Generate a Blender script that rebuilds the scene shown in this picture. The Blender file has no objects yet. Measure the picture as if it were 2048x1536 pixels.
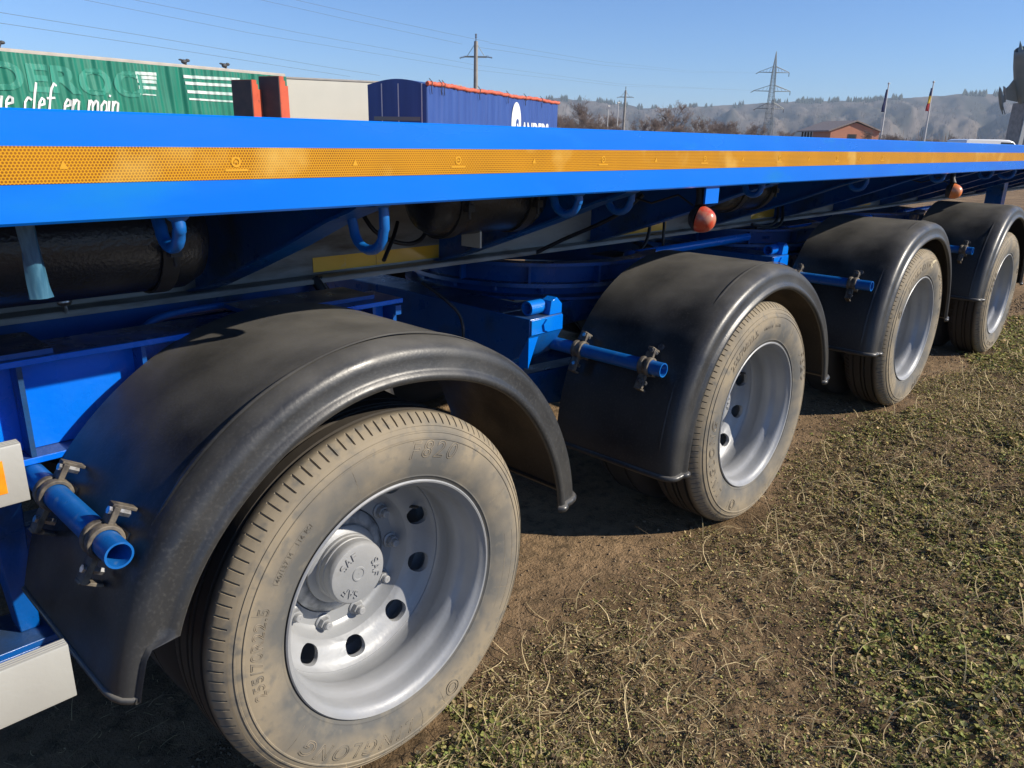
import bpy, bmesh, math, random
import numpy as np
from mathutils import Vector, Matrix
R = math.radians
random.seed(7); rng = np.random.default_rng(11)
S = bpy.context.scene
COL = S.collection

# ------------------------------------------------------------------ camera
CAM = np.array([0.0, -1.25242, 1.48206])
FW = np.array([0.69298, 0.65415, -0.30309]); RT = np.array([0.69092, -0.72265, 0.02005]); UP = np.array([0.20591, 0.22331, 0.95275])
FPX = 1544.41
cd = bpy.data.cameras.new('camera'); cam = bpy.data.objects.new('camera', cd); COL.objects.link(cam)
cd.sensor_width = 36.0; cd.lens = FPX / 2048 * 36.0; cd.clip_start = 0.02; cd.clip_end = 20000
cam.matrix_world = Matrix(((RT[0], UP[0], -FW[0], CAM[0]), (RT[1], UP[1], -FW[1], CAM[1]), (RT[2], UP[2], -FW[2], CAM[2]), (0, 0, 0, 1)))
S.camera = cam

# ------------------------------------------------------------------ light
SUN_TO = Vector((0.87, -1.42, 1.0)).normalized()
SUN_EL = math.asin(SUN_TO.z); SUN_AZ = math.atan2(SUN_TO.x, SUN_TO.y)
w = bpy.data.worlds.new('World'); S.world = w; w.use_nodes = True
nt = w.node_tree
sky = nt.nodes.new('ShaderNodeTexSky'); sky.sky_type = 'NISHITA'; sky.sun_disc = False
sky.sun_elevation = SUN_EL; sky.sun_rotation = SUN_AZ; sky.altitude = 400; sky.air_density = 1.0; sky.dust_density = 0.1; sky.ozone_density = 5.0
bg = nt.nodes['Background']; bg.inputs[1].default_value = 0.085
tint = nt.nodes.new('ShaderNodeMix'); tint.data_type = 'RGBA'; tint.blend_type = 'MULTIPLY'; tint.inputs[0].default_value = 1.0; tint.inputs[7].default_value = (0.76, 0.95, 1.24, 1)   # white balance of the camera
nt.links.new(sky.outputs[0], tint.inputs[6]); nt.links.new(tint.outputs[2], bg.inputs[0])
sl = bpy.data.lights.new('sun', 'SUN'); sl.energy = 5.0; sl.angle = R(0.53); sl.color = (1.0, 0.91, 0.77)
so = bpy.data.objects.new('sun', sl); COL.objects.link(so); so.rotation_euler = SUN_TO.to_track_quat('Z', 'Y').to_euler(); so.location = (5, -8, 9)
S.view_settings.view_transform = 'Standard'; S.view_settings.look = 'None'; S.view_settings.exposure = 0.5; S.view_settings.gamma = 1.0
S.view_settings.use_curve_mapping = False

# ------------------------------------------------------------------ pixel helpers (photo is 2048 x 1536)
def ray(u, v):
    d = FW + RT * (u - 1024) / FPX - UP * (v - 768) / FPX
    return d / np.linalg.norm(d)
def on(u, v, ax, val):
    d = ray(u, v); return CAM + d * (val - CAM[ax]) / d[ax]
def at(u, v, dist):
    d = ray(u, v); return CAM + d * dist / math.hypot(d[0], d[1])

# ------------------------------------------------------------------ noise
def hash2(ix, iy, seed):
    n = (ix.astype(np.int64) * 374761393 + iy.astype(np.int64) * 668265263 + seed * 974634211) & 0x7fffffff
    n = ((n ^ (n >> 13)) * 1274126177) & 0x7fffffff
    return ((n ^ (n >> 16)) & 0xffff) / 65535.0
def vnoise(x, y, seed=0):
    x = np.asarray(x, float); y = np.asarray(y, float)
    ix = np.floor(x); iy = np.floor(y); fx = x - ix; fy = y - iy
    fx = fx * fx * (3 - 2 * fx); fy = fy * fy * (3 - 2 * fy)
    a = hash2(ix, iy, seed); b = hash2(ix + 1, iy, seed); c = hash2(ix, iy + 1, seed); d = hash2(ix + 1, iy + 1, seed)
    return (a * (1 - fx) + b * fx) * (1 - fy) + (c * (1 - fx) + d * fx) * fy
def fbm(x, y, seed=0, octv=4):
    s = 0; a = 0.5
    for o in range(octv):
        s = s + a * vnoise(x * 2 ** o, y * 2 ** o, seed + o * 17); a *= 0.5
    return s

# ------------------------------------------------------------------ materials
MAT = {}
def mat(name, col, rough=0.5, col2=None, scale=8.0, contrast=(0.4, 0.6), metal=0.0, spec=0.5, bump=0.0, bscale=60.0, rvar=0.0, coat=0.0, stretch=None, detail=6.0, col3=None, scale3=40.0, c3=(0.6, 0.75), bdist=0.01, dust=None):
    m = bpy.data.materials.new(name); m.use_nodes = True; MAT[name] = m
    t = m.node_tree; b = t.nodes['Principled BSDF']; L = t.links.new
    b.inputs['Roughness'].default_value = rough; b.inputs['Metallic'].default_value = metal
    b.inputs['Specular IOR Level'].default_value = spec; b.inputs['Coat Weight'].default_value = coat
    b.inputs['Base Color'].default_value = (*col, 1)
    tc = t.nodes.new('ShaderNodeTexCoord'); src = tc.outputs['Object']
    if stretch:
        mp = t.nodes.new('ShaderNodeMapping'); mp.inputs['Scale'].default_value = stretch; L(src, mp.inputs[0]); src = mp.outputs[0]
    def noise(sc, det=detail):
        n = t.nodes.new('ShaderNodeTexNoise'); n.inputs['Scale'].default_value = sc; n.inputs['Detail'].default_value = det; L(src, n.inputs['Vector']); return n
    def ramp(n, lo, hi):
        mr = t.nodes.new('ShaderNodeMapRange'); mr.inputs[1].default_value = lo; mr.inputs[2].default_value = hi; L(n.outputs[0], mr.inputs[0]); return mr
    cur = None
    if col2:
        mr = ramp(noise(scale), *contrast)
        mx = t.nodes.new('ShaderNodeMix'); mx.data_type = 'RGBA'; mx.inputs[6].default_value = (*col, 1); mx.inputs[7].default_value = (*col2, 1)
        L(mr.outputs[0], mx.inputs[0]); cur = mx.outputs[2]
    if col3:
        mr = ramp(noise(scale3), *c3)
        mx = t.nodes.new('ShaderNodeMix'); mx.data_type = 'RGBA'
        if cur: L(cur, mx.inputs[6])
        else: mx.inputs[6].default_value = (*col, 1)
        mx.inputs[7].default_value = (*col3, 1); L(mr.outputs[0], mx.inputs[0]); cur = mx.outputs[2]
    if dust:
        gm = t.nodes.new('ShaderNodeNewGeometry'); sp = t.nodes.new('ShaderNodeSeparateXYZ'); L(gm.outputs['Normal'], sp.inputs[0])
        nz = noise(6.0, 9.0); ad = t.nodes.new('ShaderNodeMath'); ad.operation = 'MULTIPLY_ADD'; ad.inputs[1].default_value = 0.8; L(nz.outputs[0], ad.inputs[0]); L(sp.outputs[2], ad.inputs[2])
        mr = t.nodes.new('ShaderNodeMapRange'); mr.inputs[1].default_value = dust[1]; mr.inputs[2].default_value = dust[2]; mr.inputs[4].default_value = 0.85; L(ad.outputs[0], mr.inputs[0])
        mx = t.nodes.new('ShaderNodeMix'); mx.data_type = 'RGBA'
        if cur: L(cur, mx.inputs[6])
        else: mx.inputs[6].default_value = (*col, 1)
        mx.inputs[7].default_value = (*dust[0], 1); L(mr.outputs[0], mx.inputs[0]); cur = mx.outputs[2]
    if cur: L(cur, b.inputs['Base Color'])
    if rvar:
        n = noise(scale * 2.3); mr = t.nodes.new('ShaderNodeMapRange'); mr.inputs[1].default_value = 0.3; mr.inputs[2].default_value = 0.7
        mr.inputs[3].default_value = max(0.02, rough - rvar); mr.inputs[4].default_value = min(1, rough + rvar); L(n.outputs[0], mr.inputs[0]); L(mr.outputs[0], b.inputs['Roughness'])
    if bump:
        n = noise(bscale, 5.0); bp = t.nodes.new('ShaderNodeBump'); bp.inputs['Strength'].default_value = bump; bp.inputs['Distance'].default_value = bdist
        L(n.outputs[0], bp.inputs['Height']); L(bp.outputs[0], b.inputs['Normal'])
    return m

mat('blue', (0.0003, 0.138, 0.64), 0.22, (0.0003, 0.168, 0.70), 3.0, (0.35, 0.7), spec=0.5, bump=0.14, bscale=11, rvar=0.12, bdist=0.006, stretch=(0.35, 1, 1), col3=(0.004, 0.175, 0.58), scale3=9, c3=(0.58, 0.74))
mat('blue_shaded', (0.0003, 0.068, 0.29), 0.34, (0.0005, 0.088, 0.35), 5.0, (0.35, 0.7), bump=0.25, bscale=90, rvar=0.12, bdist=0.004, col3=(0.02, 0.04, 0.06), scale3=5, c3=(0.54, 0.72), dust=((0.035, 0.042, 0.042), 1.0, 1.5))  # same blue paint, darkened to carry the underframe's shade, plus grime
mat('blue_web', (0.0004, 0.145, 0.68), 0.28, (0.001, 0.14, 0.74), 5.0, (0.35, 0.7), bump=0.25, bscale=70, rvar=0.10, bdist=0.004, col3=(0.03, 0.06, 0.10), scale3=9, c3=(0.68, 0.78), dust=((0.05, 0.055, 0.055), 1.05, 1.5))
mat('blue_pipe', (0.002, 0.095, 0.36), 0.36, (0.008, 0.12, 0.40), 14.0, (0.35, 0.7), bump=0.1, bscale=120, rvar=0.1, bdist=0.003, col3=(0.10, 0.20, 0.38), scale3=30, c3=(0.62, 0.75))
mat('grey_beam', (0.24, 0.245, 0.245), 0.5, (0.42, 0.42, 0.40), 2.2, (0.42, 0.62), bump=0.2, bscale=60, col3=(0.08, 0.065, 0.055), scale3=6, c3=(0.55, 0.72), stretch=(0.5, 1, 2.2))
mat('black_tank', (0.014, 0.016, 0.022), 0.26, (0.024, 0.026, 0.032), 9, (0.4, 0.7), bump=0.5, bscale=140, bdist=0.003)
mat('rubber', (0.02, 0.02, 0.022), 0.55, (0.06, 0.055, 0.05), 20, (0.5, 0.7))
mat('hose', (0.012, 0.014, 0.02), 0.5)
mat('fender', (0.020, 0.021, 0.023), 0.40, (0.040, 0.040, 0.039), 4.0, (0.36, 0.68), bump=0.15, bscale=170, rvar=0.12, bdist=0.002, col3=(0.062, 0.061, 0.058), scale3=130, c3=(0.52, 0.84), detail=9, dust=((0.165, 0.158, 0.142), 1.0, 1.5))
mat('clamp', (0.16, 0.135, 0.10), 0.7, (0.05, 0.044, 0.04), 40, (0.4, 0.65), bump=0.3, bscale=200, bdist=0.003)
mat('zinc', (0.55, 0.56, 0.58), 0.3, (0.32, 0.31, 0.30), 60, (0.45, 0.6), metal=0.9)
mat('silver', (0.285, 0.295, 0.305), 0.46, (0.33, 0.335, 0.34), 7.0, (0.4, 0.65), metal=0.2, bump=0.18, bscale=85, rvar=0.1, bdist=0.003, col3=(0.24, 0.235, 0.22), scale3=16, c3=(0.66, 0.82))
mat('silver_dirty', (0.16, 0.17, 0.18), 0.4, (0.40, 0.41, 0.42), 22.0, (0.42, 0.6), metal=0.3, bump=0.3, bscale=85, bdist=0.003)
mat('alu_white', (0.42, 0.415, 0.375), 0.38, (0.38, 0.37, 0.335), 6, (0.4, 0.7), metal=0.15, bump=0.05, bscale=90, col3=(0.33, 0.31, 0.27), scale3=25, c3=(0.68, 0.85))
mat('amber', (0.80, 0.33, 0.012), 0.35, (0.70, 0.22, 0.008), 30, (0.4, 0.6), coat=0.3)
mat('tape_print', (0.60, 0.29, 0.002), 0.4)
mat('tape_dirty', (0.88, 0.50, 0.06), 0.14, (0.80, 0.42, 0.04), 6, (0.4, 0.7), coat=0.4, col3=(0.55, 0.50, 0.42), scale3=12, c3=(0.62, 0.78))
mat('lens_red', (0.55, 0.065, 0.03), 0.3, (0.50, 0.22, 0.13), 35, (0.45, 0.68), coat=0.3)
mat('lens_orange', (0.72, 0.19, 0.05), 0.3, (0.60, 0.26, 0.12), 35, (0.45, 0.68), coat=0.3)
mat('plastic_wrap', (0.035, 0.12, 0.20), 0.3, (0.06, 0.17, 0.26), 30, (0.4, 0.6), stretch=(6, 6, 0.7), coat=0.4)
mat('deck_under', (0.015, 0.06, 0.20), 0.6, (0.02, 0.03, 0.05), 4, (0.45, 0.65))
# yard
mat('curtain_green', (0.004, 0.155, 0.10), 0.5, (0.007, 0.178, 0.115), 1.2, (0.4, 0.7))
mat('curtain_ghost', (0.03, 0.24, 0.17), 0.5)
mat('white_print', (0.72, 0.74, 0.72), 0.5)
mat('faded_print', (0.42, 0.55, 0.50), 0.6, (0.60, 0.66, 0.62), 2, (0.4, 0.6))
mat('pale_rail', (0.42, 0.38, 0.33), 0.6, (0.34, 0.31, 0.27), 2, (0.4, 0.65))
mat('cream_box', (0.68, 0.645, 0.54), 0.55, (0.64, 0.61, 0.51), 0.8, (0.4, 0.7))
mat('red_ramp', (0.50, 0.085, 0.035), 0.55, (0.42, 0.06, 0.03), 3, (0.4, 0.7), col3=(0.10, 0.04, 0.03), scale3=8, c3=(0.66, 0.8))
mat('ramp_shaded', (0.05, 0.045, 0.048), 0.7, (0.08, 0.06, 0.055), 4, (0.4, 0.7))  # ramp face turned from the sun, its shade put into the colour
mat('tarp_blue', (0.020, 0.058, 0.235), 0.5, (0.032, 0.082, 0.29), 3.0, (0.35, 0.7), stretch=(1, 1, 0.12))
mat('tarp_roll', (0.62, 0.14, 0.07), 0.6, (0.45, 0.09, 0.05), 8, (0.4, 0.6))
mat('dark_grey', (0.04, 0.042, 0.045), 0.6)
mat('concrete', (0.30, 0.28, 0.25), 0.85, (0.22, 0.21, 0.19), 3, (0.4, 0.65), bump=0.3, bscale=20)
mat('steel_grey', (0.20, 0.21, 0.20), 0.55, metal=0.3)
mat('ceramic', (0.06, 0.035, 0.025), 0.3)
mat('wall_salmon', (0.52, 0.22, 0.13), 0.85, (0.46, 0.19, 0.115), 1.0, (0.4, 0.7))
mat('roof_tile', (0.24, 0.19, 0.165), 0.8, (0.30, 0.25, 0.22), 3, (0.4, 0.6), stretch=(1, 4, 1))
mat('wood_dark', (0.06, 0.04, 0.028), 0.8)
mat('window_dark', (0.03, 0.035, 0.04), 0.15)
mat('pole_white', (0.55, 0.54, 0.52), 0.5)
mat('flag_blue', (0.015, 0.02, 0.10), 0.7); mat('flag_yellow', (0.80, 0.50, 0.02), 0.7); mat('flag_red', (0.55, 0.03, 0.03), 0.7)
mat('jet_green', (0.13, 0.18, 0.20), 0.45, (0.18, 0.22, 0.225), 0.8, (0.42, 0.6)); mat('jet_pale', (0.24, 0.27, 0.27), 0.45)
mat('van_white', (0.75, 0.76, 0.76), 0.25, coat=0.5)
mat('bark', (0.12, 0.09, 0.07), 0.9, (0.12, 0.095, 0.075), 4, (0.4, 0.65)); mat('twig', (0.19, 0.14, 0.115), 0.9)
mat('scrub', (0.19, 0.135, 0.105), 0.95, (0.12, 0.092, 0.075), 0.03, (0.4, 0.6)); mat('conifer', (0.03, 0.045, 0.03), 0.95)
mat('tyre_text', (0.13, 0.115, 0.09), 0.7, (0.26, 0.21, 0.145), 14, (0.4, 0.65))
mat('mud_pale', (0.50, 0.43, 0.28), 0.9)
mat('wire', (0.10, 0.10, 0.105), 0.6)
mat('far_tyre', (0.03, 0.028, 0.026), 0.85)

def tyre_material():
    m = bpy.data.materials.new('tyre_dusty'); m.use_nodes = True; MAT['tyre'] = m
    t = m.node_tree; b = t.nodes['Principled BSDF']; L = t.links.new; N = t.nodes.new
    b.inputs['Roughness'].default_value = 0.75; b.inputs['Specular IOR Level'].default_value = 0.3
    tc = N('ShaderNodeTexCoord'); oi = N('ShaderNodeObjectInfo')
    off = N('ShaderNodeVectorMath'); off.operation = 'SCALE'; off.inputs[0].default_value = (17, 5, 9); L(oi.outputs['Random'], off.inputs['Scale'])
    ad = N('ShaderNodeVectorMath'); ad.operation = 'ADD'; L(tc.outputs['Object'], ad.inputs[0]); L(off.outputs[0], ad.inputs[1])
    sx = N('ShaderNodeSeparateXYZ'); L(tc.outputs['Object'], sx.inputs[0])
    p2 = N('ShaderNodeMath'); p2.operation = 'MULTIPLY'; L(sx.outputs[0], p2.inputs[0]); L(sx.outputs[0], p2.inputs[1])
    q2 = N('ShaderNodeMath'); q2.operation = 'MULTIPLY_ADD'; L(sx.outputs[2], q2.inputs[0]); L(sx.outputs[2], q2.inputs[1]); L(p2.outputs[0], q2.inputs[2])
    r = N('ShaderNodeMath'); r.operation = 'SQRT'; L(q2.outputs[0], r.inputs[0])
    n1 = N('ShaderNodeTexNoise'); n1.inputs['Scale'].default_value = 7; n1.inputs['Detail'].default_value = 7; L(ad.outputs[0], n1.inputs['Vector'])
    n2 = N('ShaderNodeTexNoise'); n2.inputs['Scale'].default_value = 34; n2.inputs['Detail'].default_value = 6; L(ad.outputs[0], n2.inputs['Vector'])
    # dust amount: little at the bead, much on the shoulder
    k = N('ShaderNodeMath'); k.operation = 'MULTIPLY_ADD'; k.inputs[1].default_value = 0.36; L(n1.outputs[0], k.inputs[0]); L(r.outputs[0], k.inputs[2])
    mr = N('ShaderNodeMapRange'); mr.inputs[1].default_value = 0.485; mr.inputs[2].default_value = 0.60; L(k.outputs[0], mr.inputs[0])
    c1 = N('ShaderNodeMix'); c1.data_type = 'RGBA'; c1.inputs[6].default_value = (0.105, 0.104, 0.098, 1); c1.inputs[7].default_value = (0.255, 0.212, 0.148, 1); L(mr.outputs[0], c1.inputs[0])
    mr2 = N('ShaderNodeMapRange'); mr2.inputs[1].default_value = 0.52; mr2.inputs[2].default_value = 0.70; L(n2.outputs[0], mr2.inputs[0])
    c2 = N('ShaderNodeMix'); c2.data_type = 'RGBA'; L(c1.outputs[2], c2.inputs[6]); c2.inputs[7].default_value = (0.15, 0.138, 0.115, 1); L(mr2.outputs[0], c2.inputs[0])
    # tread away from the outer shoulder is bare rubber
    tr = N('ShaderNodeMapRange'); tr.inputs[1].default_value = 0.028; tr.inputs[2].default_value = 0.05; L(sx.outputs[1], tr.inputs[0])
    c3 = N('ShaderNodeMix'); c3.data_type = 'RGBA'; L(c2.outputs[2], c3.inputs[6]); c3.inputs[7].default_value = (0.045, 0.038, 0.030, 1); L(tr.outputs[0], c3.inputs[0])
    L(c3.outputs[2], b.inputs['Base Color'])
    bp = N('ShaderNodeBump'); bp.inputs['Strength'].default_value = 0.25; bp.inputs['Distance'].default_value = 0.003; L(n2.outputs[0], bp.inputs['Height']); L(bp.outputs[0], b.inputs['Normal'])
tyre_material()

def tape_material():
    m = bpy.data.materials.new('reflective_tape'); m.use_nodes = True; MAT['tape'] = m
    t = m.node_tree; b = t.nodes['Principled BSDF']; L = t.links.new; N = t.nodes.new
    b.inputs['Roughness'].default_value = 0.45; b.inputs['Specular IOR Level'].default_value = 0.25
    tc = N('ShaderNodeTexCoord'); s = N('ShaderNodeSeparateXYZ'); L(tc.outputs['Object'], s.inputs[0])
    acc = None; k = 2 * math.pi / 0.0042
    for a in (0, 60, 120):
        mu = N('ShaderNodeMath'); mu.operation = 'MULTIPLY'; mu.inputs[1].default_value = k * math.cos(R(a + 30)); L(s.outputs[0], mu.inputs[0])
        mz = N('ShaderNodeMath'); mz.operation = 'MULTIPLY_ADD'; mz.inputs[1].default_value = k * math.sin(R(a + 30)); L(s.outputs[2], mz.inputs[0]); L(mu.outputs[0], mz.inputs[2])
        co = N('ShaderNodeMath'); co.operation = 'COSINE'; L(mz.outputs[0], co.inputs[0])
        if acc: 
            ad = N('ShaderNodeMath'); ad.operation = 'ADD'; L(acc, ad.inputs[0]); L(co.outputs[0], ad.inputs[1]); acc = ad.outputs[0]
        else: acc = co.outputs[0]
    mr = N('ShaderNodeMapRange'); mr.inputs[1].default_value = -0.9; mr.inputs[2].default_value = 0.4; L(acc, mr.inputs[0])
    n = N('ShaderNodeTexNoise'); n.inputs['Scale'].default_value = 7; n.inputs['Detail'].default_value = 8; L(tc.outputs['Object'], n.inputs['Vector'])
    nr = N('ShaderNodeMapRange'); nr.inputs[1].default_value = 0.35; nr.inputs[2].default_value = 0.7; L(n.outputs[0], nr.inputs[0])
    cell = N('ShaderNodeMix'); cell.data_type = 'RGBA'; cell.inputs[6].default_value = (0.17, 0.058, 0.0006, 1); cell.inputs[7].default_value = (0.32, 0.122, 0.001, 1); L(nr.outputs[0], cell.inputs[0])
    mx = N('ShaderNodeMix'); mx.data_type = 'RGBA'; mx.inputs[6].default_value = (0.56, 0.265, 0.003, 1); L(cell.outputs[2], mx.inputs[7]); L(mr.outputs[0], mx.inputs[0])
    n2 = N('ShaderNodeTexNoise'); n2.inputs['Scale'].default_value = 5; n2.inputs['Detail'].default_value = 9; L(tc.outputs['Object'], n2.inputs['Vector'])
    sr = N('ShaderNodeMapRange'); sr.inputs[1].default_value = 0.55; sr.inputs[2].default_value = 0.70; sr.inputs[4].default_value = 0.75; L(n2.outputs[0], sr.inputs[0])
    m3 = N('ShaderNodeMix'); m3.data_type = 'RGBA'; L(mx.outputs[2], m3.inputs[6]); m3.inputs[7].default_value = (0.60, 0.38, 0.085, 1); L(sr.outputs[0], m3.inputs[0])
    L(m3.outputs[2], b.inputs['Base Color'])
tape_material()

def attr_material(name, rough, trans=0.0):
    m = bpy.data.materials.new(name); m.use_nodes = True; MAT[name] = m
    t = m.node_tree; b = t.nodes['Principled BSDF']; a = t.nodes.new('ShaderNodeAttribute'); a.attribute_name = 'Col'
    t.links.new(a.outputs['Color'], b.inputs['Base Color']); b.inputs['Roughness'].default_value = rough; b.inputs['Specular IOR Level'].default_value = 0.3
    if trans:
        b.inputs['Specular IOR Level'].default_value = 0.08
        tl = t.nodes.new('ShaderNodeBsdfTranslucent'); mx = t.nodes.new('ShaderNodeMixShader'); mx.inputs[0].default_value = trans
        t.links.new(a.outputs['Color'], tl.inputs[0]); t.links.new(b.outputs[0], mx.inputs[1]); t.links.new(tl.outputs[0], mx.inputs[2]); t.links.new(mx.outputs[0], t.nodes['Material Output'].inputs['Surface'])
attr_material('leaf', 0.7, 0.35); attr_material('straw', 0.7, 0.25); attr_material('soil_crumb', 0.95); attr_material('hill_cover', 0.95)

def ground_material():
    m = bpy.data.materials.new('soil'); m.use_nodes = True; MAT['soil'] = m
    t = m.node_tree; b = t.nodes['Principled BSDF']; L = t.links.new; N = t.nodes.new
    b.inputs['Roughness'].default_value = 0.95; b.inputs['Specular IOR Level'].default_value = 0.15
    tc = N('ShaderNodeTexCoord')
    def no(sc, d): 
        n = N('ShaderNodeTexNoise'); n.inputs['Scale'].default_value = sc; n.inputs['Detail'].default_value = d; n.inputs['Roughness'].default_value = 0.62; L(tc.outputs['Object'], n.inputs['Vector']); return n
    n1 = no(1.6, 8); n2 = no(18, 8); n3 = no(120, 6)
    def mr(n, a, c): 
        k = N('ShaderNodeMapRange'); k.inputs[1].default_value = a; k.inputs[2].default_value = c; L(n.outputs[0], k.inputs[0]); return k
    c1 = N('ShaderNodeMix'); c1.data_type = 'RGBA'; c1.inputs[6].default_value = (0.12, 0.086, 0.055, 1); c1.inputs[7].default_value = (0.225, 0.165, 0.105, 1); L(mr(n1, 0.38, 0.62).outputs[0], c1.inputs[0])
    c2 = N('ShaderNodeMix'); c2.data_type = 'RGBA'; L(c1.outputs[2], c2.inputs[6]); c2.inputs[7].default_value = (0.080, 0.062, 0.040, 1); L(mr(n2, 0.48, 0.68).outputs[0], c2.inputs[0])
    c3 = N('ShaderNodeMix'); c3.data_type = 'RGBA'; L(c2.outputs[2], c3.inputs[6]); c3.inputs[7].default_value = (0.27, 0.215, 0.15, 1); L(mr(n3, 0.56, 0.78).outputs[0], c3.inputs[0])
    at_ = N('ShaderNodeAttribute'); at_.attribute_name = 'Col'
    c4 = N('ShaderNodeMix'); c4.data_type = 'RGBA'; c4.blend_type = 'MULTIPLY'; c4.inputs[0].default_value = 1.0; L(c3.outputs[2], c4.inputs[6]); L(at_.outputs['Color'], c4.inputs[7]); L(c4.outputs[2], b.inputs['Base Color'])
    ad = N('ShaderNodeMath'); ad.operation = 'MULTIPLY_ADD'; ad.inputs[1].default_value = 0.35; L(n3.outputs[0], ad.inputs[0]); L(n2.outputs[0], ad.inputs[2])
    bp = N('ShaderNodeBump'); bp.inputs['Strength'].default_value = 0.8; bp.inputs['Distance'].default_value = 0.03; L(ad.outputs[0], bp.inputs['Height']); L(bp.outputs[0], b.inputs['Normal'])
ground_material()

# ------------------------------------------------------------------ mesh builder
def tag(o, label=None, cat=None, group=None, kind=None):
    if label: o['label'] = label
    if cat: o['category'] = cat
    if group: o['group'] = group
    if kind: o['kind'] = kind
    return o
def empty(name, loc=(0, 0, 0), rz=0.0):
    o = bpy.data.objects.new(name, None); COL.objects.link(o); o.location = loc; o.rotation_euler = (0, 0, rz); o.empty_display_size = 0.2; return o
def link(name, me, parent=None, loc=None, rot=None):
    o = bpy.data.objects.new(name, me); COL.objects.link(o)
    if parent: o.parent = parent
    if loc is not None: o.location = loc
    if rot is not None: o.rotation_euler = rot
    return o
class MB:
    def __init__(s): s.v = []; s.f = []
    def add(s, V, F):
        o = len(s.v); s.v += [tuple(map(float, x)) for x in V]; s.f += [tuple(i + o for i in q) for q in F]; return s
    def box(s, c, d, rot=None):
        V = [Vector((sx * d[0] / 2, sy * d[1] / 2, sz * d[2] / 2)) for sx in (-1, 1) for sy in (-1, 1) for sz in (-1, 1)]
        if rot is not None: V = [rot @ q for q in V]
        return s.add([q + Vector(c) for q in V], [(0, 1, 3, 2), (4, 6, 7, 5), (0, 4, 5, 1), (2, 3, 7, 6), (0, 2, 6, 4), (1, 5, 7, 3)])
    def b2(s, x0, x1, y0, y1, z0, z1): return s.box(((x0 + x1) / 2, (y0 + y1) / 2, (z0 + z1) / 2), (x1 - x0, y1 - y0, z1 - z0))
    def prism(s, poly, ax, a, b):
        n = len(poly)
        def P(q, h): return (h, q[0], q[1]) if ax == 0 else (q[0], h, q[1]) if ax == 1 else (q[0], q[1], h)
        V = [P(q, a) for q in poly] + [P(q, b) for q in poly]
        F = [(i, (i + 1) % n, n + (i + 1) % n, n + i) for i in range(n)] + [tuple(range(n - 1, -1, -1)), tuple(range(n, 2 * n))]
        return s.add(V, F)
    def tube(s, path, r, n=10, caps=True, closed=False):
        P = [Vector(q) for q in path]; m = len(P); rr = r if hasattr(r, '__len__') else [r] * m
        V = []; F = []; nrm = None
        for i in range(m):
            a = P[i - 1] if i or closed else P[i]; b = P[(i + 1) % m] if i < m - 1 or closed else P[i]
            t = (b - a).normalized()
            if nrm is None: nrm = t.orthogonal().normalized()
            nrm = (nrm - t * nrm.dot(t)).normalized(); bn = t.cross(nrm)
            for k in range(n):
                an = 2 * math.pi * k / n; V.append(P[i] + (nrm * math.cos(an) + bn * math.sin(an)) * rr[i])
        for i in range(m if closed else m - 1):
            j = (i + 1) % m
            for k in range(n): F.append((i * n + k, i * n + (k + 1) % n, j * n + (k + 1) % n, j * n + k))
        if caps and not closed: F += [tuple(range(n - 1, -1, -1)), tuple(range((m - 1) * n, m * n))]
        return s.add(V, F)
    def lathe(s, prof, n=48, ax='y', c=(0, 0, 0), a0=0.0, a1=360.0, closedprof=False):
        full = abs(a1 - a0 - 360) < 1e-6; m = len(prof); k = n if full else n + 1; V = []; F = []
        for i in range(k):
            a = R(a0 + (a1 - a0) * i / n); ca, sa = math.cos(a), math.sin(a)
            for r, h in prof:
                V.append((c[0] + r * ca, c[1] + h, c[2] + r * sa) if ax == 'y' else (c[0] + h, c[1] + r * ca, c[2] + r * sa) if ax == 'x' else (c[0] + r * ca, c[1] + r * sa, c[2] + h))
        for i in range(n):
            j = (i + 1) % k
            for q in range(m if closedprof else m - 1):
                q2 = (q + 1) % m; F.append((i * m + q, i * m + q2, j * m + q2, j * m + q))
        if not full and closedprof: F += [tuple(range(m)), tuple(n * m + q for q in range(m - 1, -1, -1))]
        return s.add(V, F)
    def ball(s, c, r, nu=16, nv=10):
        V = [(c[0], c[1], c[2] + r[2])]; F = []
        for j in range(1, nv):
            a = math.pi * j / nv
            for i in range(nu):
                b = 2 * math.pi * i / nu; V.append((c[0] + r[0] * math.sin(a) * math.cos(b), c[1] + r[1] * math.sin(a) * math.sin(b), c[2] + r[2] * math.cos(a)))
        V.append((c[0], c[1], c[2] - r[2])); e = len(V) - 1
        for i in range(nu):
            F.append((0, 1 + i, 1 + (i + 1) % nu)); F.append((e, 1 + (nv - 2) * nu + (i + 1) % nu, 1 + (nv - 2) * nu + i))
            for j in range(nv - 2): F.append((1 + j * nu + i, 1 + (j + 1) * nu + i, 1 + (j + 1) * nu + (i + 1) % nu, 1 + j * nu + (i + 1) % nu))
        return s.add(V, F)
    def mesh(s, name, m, ang=38, weld=0):
        me = bpy.data.meshes.new(name); me.from_pydata(s.v, [], s.f)
        if weld:
            bm = bmesh.new(); bm.from_mesh(me); bmesh.ops.remove_doubles(bm, verts=bm.verts, dist=weld); bmesh.ops.recalc_face_normals(bm, faces=bm.faces); bm.to_mesh(me); bm.free()
        me.shade_smooth()
        if ang < 180: me.set_sharp_from_angle(angle=R(ang))
        me.materials.append(MAT[m]); return me
    def build(s, name, m, parent=None, loc=None, ang=38, bevel=0, rot=None, weld=0):
        o = link(name, s.mesh(name, m, ang, weld), parent, loc, rot)
        if bevel:
            b = o.modifiers.new('bevel', 'BEVEL'); b.width = bevel; b.segments = 2; b.limit_method = 'ANGLE'; b.angle_limit = R(40)
        return o
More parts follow.
